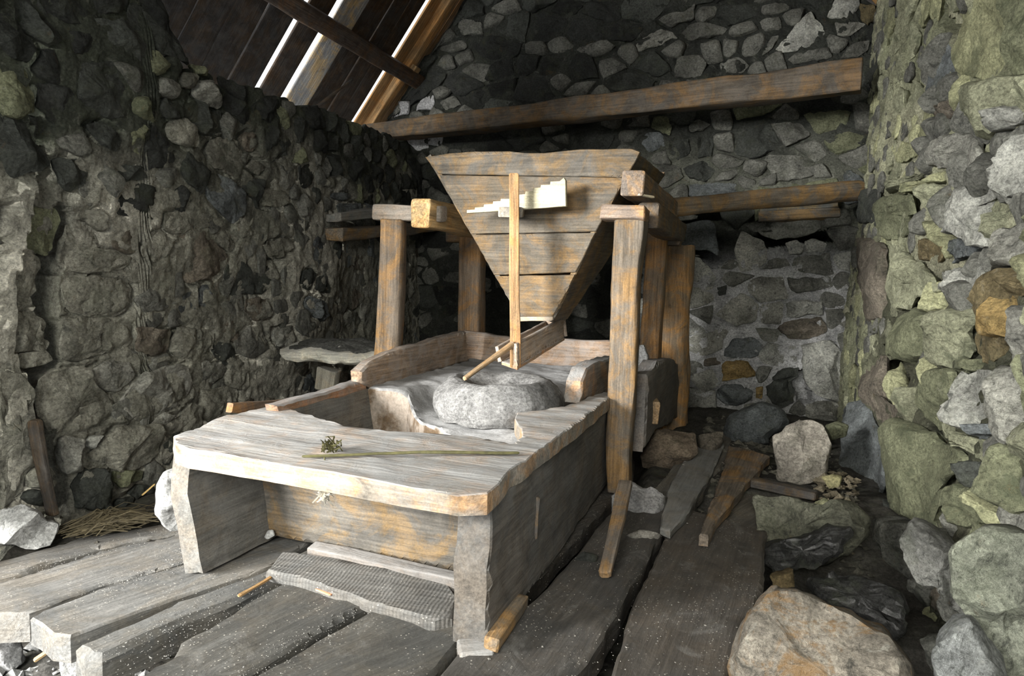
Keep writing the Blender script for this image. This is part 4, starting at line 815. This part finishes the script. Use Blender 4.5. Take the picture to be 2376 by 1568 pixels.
# dish-like log slab on a stump behind the trough
bl = thing('log_dish', 'shallow weathered log dish with a pale cut rim, behind the left post', 'dish', (-2.55, 3.85, .3))
V, F, c2 = stone_geo([(-.34, -.02), (-.3, .12), (-.1, .17), (.2, .16), (.42, .1), (.42, -.08), (.2, -.14), (-.1, -.13), (-.3, -.1)], .045, .07, 48, 98, .05, 5, .1)
C0 = at(790, 815, y=3.75); fr = frame(C0, (1, .35, 0), (-.05, -.28, 1)); rim = link('rim', V * 1.0, F, M_PALEW, fr, bl, (.5, .48, .4)); 
V2 = V.copy(); V2[:, :2] *= .86; V2[:, 1] += .018; V2[:, 2] += .012; BASE[rim.name] = mat4(fr); link('hollow', V2, F, M_STONE_D, fr, rim, (.12, .12, .11))
tag(bar('stump', at(758, 905, y=3.8), at(765, 855, y=3.8), .14, .12, M_GREY, (.26, .24, .19), None, seed=99, expo=4, up=(0, -1, 0), amp=.01), 'short split stump under the pale-rimmed log dish', 'stump')
tag(plate('back_board', onx(-2.12, [(536, 958), (540, 935), (700, 925), (700, 975)]), (1, 0, 0), (0, 1, 0), .03, M_WOOD, (.13, .09, .06), None, .06, .003, .004, .003, 100), 'thin dark board standing on edge behind the left side of the trough', 'board')

# roof extras: a batten that leaves a small hole of sky, a bent branch under the boards
q0 = roof_at(700, 262) + RN_IN * .05; q1 = roof_at(812, 180) + RN_IN * .05
tag(bar('branch', q0, q1, .03, .03, M_WOOD, (.02, .016, .012), None, .02, .02, 2, seed=120, amp=.012), 'dark bent branch caught under the roof boards above the left wall', 'branch')
px_rock('stone', 'rounded pale stone set behind the right post at the trough corner', [(1470, 800), (1495, 800), (1506, 825), (1502, 855), (1470, 862)], dict(y=4.35), .06, .08, (.4, .4, .39), M_PALE, 121, nA=30, cat='stone')
px_rock('stone', 'white crumb of stone in the inner corner under the trough', [(612, 1248), (618, 1232), (634, 1228), (638, 1240), (622, 1250)], dict(y=2.2), .02, .02, (.6, .6, .58), M_PALE, 122, nA=18, cat='stone')
tag(bar('straw_stalk', at(330, 1150, x=-2.6), at(362, 1124, x=-2.55), .008, .006, M_FRESH, (.4, .27, .1), None, seed=123, M=8), 'bright yellow stalk sticking up between wall and pale rock', 'stalk')
for k, (a_, b_) in enumerate([((95, 1470), (112, 1447)), ((860, 1450), (872, 1444))]): pass
tag(bar('wood_chip', at(78, 1532, z=-.2), at(112, 1508, z=-.18), .018, .008, M_FRESH, (.42, .28, .14), None, seed=124, M=8), 'orange wood chip lying on the rubble below the plank ends', 'chip')
tag(bar('wood_chip', at(735, 1364, z=.008), at(770, 1378, z=.008), .016, .008, M_ORANGE, (.34, .17, .11), None, seed=125, M=8), 'reddish wood chip at the front edge of the ribbed board', 'chip')
tag(bar('wood_chip', at(556, 1385, z=.008), at(632, 1340, z=.008), .012, .008, M_ORANGE, (.26, .16, .07), None, seed=126, M=8), 'long thin brown splinter lying in the seam before the ribbed board', 'chip')

# ------------------------------------------------------------------ loose rocks
FO, FS = (1300, 850), 2.184
def fr_rock(label, pts, depth, hf, hb, key, seed, **k):
    px_rock('rock', label, pts, depth, hf, hb, TONE[key] if isinstance(key, str) else key, seed=seed, o=FO, s=FS, **k)
fr_rock('largest rock, a brown and grey boulder at the bottom edge of the picture', [(850,1640),(860,1540),(890,1430),(930,1280),(1010,1170),(1080,1115),(1180,1115),(1280,1145),(1380,1200),(1500,1265),(1640,1330),(1720,1420),(1770,1500),(1780,1640),(1500,1900),(1000,1900)], dict(y=2.15), .28, .25, (.24,.215,.175), 201, mat=M_RUST, nA=72, tilt=.5, amp=.06)
fr_rock('green-topped jagged rock with a wet black underside beside the shaft', [(975,870),(985,740),(1000,650),(1100,670),(1240,710),(1340,740),(1450,700),(1540,760),(1560,870),(1480,930),(1390,990),(1300,1010),(1100,1035),(1010,960)], dict(y=3.35), .22, .2, (.17,.17,.125), 202, nA=60, mat=M_STONE, facet=1.0, tilt=.6, amp=.10)
fr_rock('black wet crumbly stone forming the underside of the green-topped rock', [(1005,930),(1100,880),(1250,850),(1400,810),(1470,820),(1480,870),(1420,950),(1300,1010),(1100,1040),(1020,1000)], dict(y=3.12), .06, .14, (.03,.03,.028), 219, mat=M_WET, amp=.16, tilt=.1, nA=50)
fr_rock('square pale boulder standing at the foot of the back wall', [(1070,350),(1130,320),(1190,270),(1290,275),(1345,310),(1375,400),(1368,480),(1345,540),(1310,585),(1200,615),(1110,580),(1080,470)], dict(y=4.3), .16, .15, (.34,.31,.26), 203, nA=56, facet=.9, tilt=.2)
fr_rock('rounded blue-grey rock against the bottom of the back wall', [(820,330),(860,250),(930,200),(1020,175),(1110,200),(1160,270),(1140,310),(1060,360),(1060,400),(950,400),(860,380)], dict(y=5.3), .2, .18, 'u', 204, nA=50, tilt=.2)
fr_rock('flat brown slab stone lying beside the knotty log', [(405,480),(430,420),(480,350),(550,330),(690,345),(700,420),(660,460),(560,490),(470,490)], dict(y=4.3), .12, .2, (.23,.18,.13), 205, tilt=1.2)
fr_rock('knobbly brown rock just right of the flat brown slab stone', [(700,350),(830,330),(830,380),(790,440),(740,450),(700,420)], dict(y=4.7), .1, .12, 'b', 206, tilt=.5)
fr_rock('split pale rock leaning by the foot of the right post, behind a stick', [(255,720),(260,660),(310,605),(360,585),(420,610),(470,615),(540,660),(540,710),(510,760),(500,800),(440,840),(370,830),(300,770)], dict(y=3.35), .10, .1, (.42,.41,.40), 207, mat=M_PALE, tilt=.5)
fr_rock('small pale stone pair on the floor below the split pale rock', [(330,860),(400,840),(480,845),(520,850),(460,890),(470,960),(400,990),(350,960),(370,900)], dict(y=2.95), .05, .06, (.34,.32,.28), 208, mat=M_PALE, tilt=1.2)
fr_rock('grey rock wedged beside the shaft near the right wall', [(1020+700,880),(1790,770),(1850,800),(1960,860),(2040,940),(2060,1050),(2050,1290),(1960,1200),(1920,1090),(1800,1080),(1750,980)], dict(y=2.75), .12, .2, (.22,.22,.20), 209, nA=50)
fr_rock('big green-grey slab leaning on the right wall', [(1975,930),(2100,840),(2200,826),(2400,850),(2500,900),(2500,1568),(2360,1700),(2260,1560),(2180,1420),(2080,1290),(1990,1130)], dict(y=2.0), .14, .2, (.20,.21,.165), 210, nA=60, facet=1.1, mat=M_STONE)
fr_rock('rounded grey rock at the bottom right under the green slab', [(1885,1450),(1900,1380),(1990,1300),(2080,1290),(2180,1420),(2260,1568),(2280,1700),(2000,1700),(1920,1560)], dict(y=1.95), .15, .2, (.26,.27,.26), 211, nA=50)
fr_rock('wet black rock glistening down in the dark shaft', [(1250,1100),(1350,1050),(1500,1080),(1620,1120),(1730,1150),(1760,1250),(1720,1400),(1600,1330),(1450,1260),(1330,1200)], dict(y=2.95), .12, .2, (.035,.035,.033), 212, mat=M_WET, amp=.14, tilt=1.0)
fr_rock('small ochre stone between the boulder and the jagged rock', [(1060,1060),(1180,1035),(1190,1110),(1080,1115)], dict(y=2.95), .05, .08, (.24,.18,.09), 213)
fr_rock('small yellowish stone chip on the jagged rock', [(1265,710),(1340,665),(1400,700),(1330,740)], dict(y=3.5), .05, .06, 'y', 214)
fr_rock('pale yellow chip standing under the square boulder', [(1325,560),(1380,545),(1430,560),(1420,600),(1360,620)], dict(y=3.9), .05, .06, (.42,.38,.2), 215)
fr_rock('small grey stone tucked beside the square boulder', [(1340,300),(1400,280),(1460,300),(1450,350),(1370,370)], dict(y=4.6), .08, .08, 'g', 217)
fr_rock('dark rough stone on the floor right of the trough foot', [(60,980),(120,940),(190,960),(180,1030),(110,1060)], dict(y=2.62), .04, .05, 'k', 218, tilt=1)
px_rock('rock', 'bright white split rock at the left edge beside the planks', [(-40,1260),(-40,1190),(0,1180),(50,1170),(85,1185),(110,1205),(145,1212),(133,1240),(122,1272),(60,1270)], dict(y=1.80), .15, .12, (.62,.62,.60), M_PALE, 220, tilt=.4, facet=1.0, nA=50)
px_rock('rock', 'pale rough rock wedged behind the left front leg', [(355,1160),(365,1115),(385,1095),(420,1080),(470,1090),(480,1180),(440,1222),(392,1232),(362,1190)], dict(y=2.12), .08, .1, (.5,.5,.49), M_PALE, 221, nA=44)
px_rock('rock', 'small pale stone on the ground under the ends of the planks', [(135,1540),(150,1516),(180,1512),(200,1535),(190,1575),(150,1585)], dict(z=-.2), .06, .06, (.5,.5,.49), M_PALE, 222)
px_rock('rock', 'grey stone in the bottom left corner of the picture', [(-20,1500),(10,1480),(50,1490),(60,1530),(20,1560),(-20,1560)], dict(z=-.22), .05, .06, (.36,.36,.36), M_PALE, 223)

# rubble and crumbs nobody could count
def scatter(name, label, cat, n, fn, size, color, mat, seed):
    rs = np.random.RandomState(seed); VV, FF, c0 = [], [], 0
    base = np.array([(1, 0, 0), (-1, 0, 0), (0, 1, 0), (0, -1, 0), (0, 0, 1), (0, 0, -1)], float); tri = [(0, 2, 4), (2, 1, 4), (1, 3, 4), (3, 0, 4), (2, 0, 5), (1, 2, 5), (3, 1, 5), (0, 3, 5)]
    for _ in range(n):
        p = fn(rs)
        if p is None: continue
        s = rs.uniform(*size) * (1 + (rs.rand() < .06)); v = base * rs.uniform(.5, 1.2, 3) + rs.uniform(-.3, .3, base.shape); a = rs.uniform(0, 6.28); R = np.array([[math.cos(a), -math.sin(a), 0], [math.sin(a), math.cos(a), 0], [0, 0, .6]])
        VV.append((v @ R.T) * s + p + np.array([0, 0, s * .2])); FF += [[q + c0 for q in t] for t in tri]; c0 += 6
    o = link(name, np.vstack(VV), FF, mat, None, None, color, smooth=False); o['kind'] = 'stuff'; o['label'] = label; o['category'] = cat; return o
def on_ground(x0, x1, y0, y1):
    def f(rs):
        x, y = rs.uniform(x0, x1), rs.uniform(y0, y1); return np.array([x, y, float(ground(np.array([x]), np.array([y]))[0])])
    return f
scatter('rubble', 'loose grey stone rubble on the ground below the plank ends', 'rubble', 700, on_ground(-2.7, -1.4, .9, 1.75), (.006, .03), (.34, .34, .33), M_PALE, 1)
scatter('crumbs', 'dark earth crumbs along the foot of the left wall', 'crumbs', 900, on_ground(-2.72, -1.98, 1.75, 3.0), (.004, .013), (.12, .11, .09), M_STONE_D, 2)
scatter('debris', 'stone chips and dirt heaped between the trough and the back wall', 'debris', 900, on_ground(-.3, .62, 3.5, 6.1), (.008, .035), (.16, .15, .12), M_STONE, 3)
def on_planks(rs):
    k = rs.randint(5); L = [((300, 1560), (655, 1345)), ((560, 1568), (835, 1425)), ((240, 1525), (600, 1345)), ((60, 1330), (420, 1225)), ((230, 1370), (440, 1300))][k]
    t = rs.rand(); p = at(L[0][0] + (L[1][0] - L[0][0]) * t, L[0][1] + (L[1][1] - L[0][1]) * t, z=0); return p + np.array([rs.normal(0, .045), rs.normal(0, .045), 0.004])
scatter('grit', 'pale grit and flour crumbs lying along the seams of the floor planks', 'grit', 1500, on_planks, (.001, .0026), (.4, .39, .36), M_PALE, 4)
def on_dark(rs):
    p = at(rs.uniform(1050, 1750), rs.uniform(1150, 1560), z=0); return p + np.array([0, 0, .004])
scatter('grit', 'scattered pale specks of meal over the dark right-hand planks', 'grit', 500, on_dark, (.001, .003), (.42, .40, .36), M_PALE, 5)
def on_chip(rs): 
    p = at(rs.uniform(1890, 1990), rs.uniform(1090, 1200), z=.02); p[2] = float(ground(p[0:1], p[1:2])[0]) + rs.uniform(0, .05); return p
scatter('debris', 'pile of pale chips beside the square boulder', 'debris', 130, on_chip, (.01, .035), (.34, .29, .2), M_STONE, 6)

def strands(name, label, cat, n, fn, rad, mat, seed):
    rs = np.random.RandomState(seed); VV, FF, c0 = [], [], 0
    for _ in range(n):
        P = fn(rs); k = len(P); r = rad * rs.uniform(.6, 1.3)
        for i, p in enumerate(P):
            for a in (0, 2.09, 4.19): VV.append(p + np.array([math.cos(a) * r * .5, math.sin(a) * r, abs(math.sin(a)) * r]))
        for i in range(k - 1):
            for a in range(3): FF.append([c0 + i * 3 + a, c0 + i * 3 + (a + 1) % 3, c0 + (i + 1) * 3 + (a + 1) % 3, c0 + (i + 1) * 3 + a])
        c0 += 3 * k
    o = link(name, np.array(VV), FF, mat, None, None, (1, 1, 1)); o['kind'] = 'stuff'; o['label'] = label; o['category'] = cat; return o
def straw(rs):
    t = rs.rand(); a = np.array([150 + 20 * rs.randn(), 1235 + rs.normal(0, 9)]); b = np.array([345 + 25 * rs.randn(), 1190 + rs.normal(0, 12)])
    A = at(*(a + (b - a) * rs.uniform(0, .5)), z=.02 + .03 * rs.rand()); B = at(*(a + (b - a) * rs.uniform(.5, 1)), z=.02 + .04 * rs.rand()); m = (A + B) / 2 + rs.normal(0, .015, 3) + np.array([0, 0, .015]); return [A, m, B]
strands('straw', 'loose heap of old brown straw at the foot of the left wall', 'straw', 260, straw, .0028, M_STRAW, 7)
tw = bar('twig', at(702, 1056, z=.54), at(1205, 1048, z=.54), .010, .010, M_TWIG, (1, 1, 1), None, .011, .011, 2, seed=110, amp=.006, n=30, M=8)
tag(tw, 'long thin green-brown twig lying across the front plank of the trough', 'twig')
def leaf(rs):
    c = at(768 + rs.normal(0, 12), 1035 + rs.normal(0, 6), z=.55); return [c, c + rs.normal(0, .006, 3), c + rs.normal(0, .011, 3) + np.array([0, 0, .004])]
lf_ = strands('leaf_tuft', 'small tuft of dry leaves at the left part of the twig', 'leaves', 60, leaf, .0035, M_TWIG, 8)
def sprig(rs):
    t = rs.rand(); c = at(755 + rs.normal(0, 5 * (1 - abs(t - .5))), 1098 + 60 * t, y=1.80); return [c, c + rs.normal(0, .008, 3), c + rs.normal(0, .014, 3)]
strands('dried_sprig', 'whitish dried flower sprig hanging from the front edge of the plank', 'flower', 200, sprig, .004, M_SPRIG, 9)
tag(bar('sprig_stem', at(752, 1055, z=.54), at(756, 1110, y=1.80), .005, .005, M_TWIG, (1, 1, 1), None, expo=2, seed=111, amp=.002, M=6), 'thin stem carrying the dried sprig over the plank edge', 'stem')
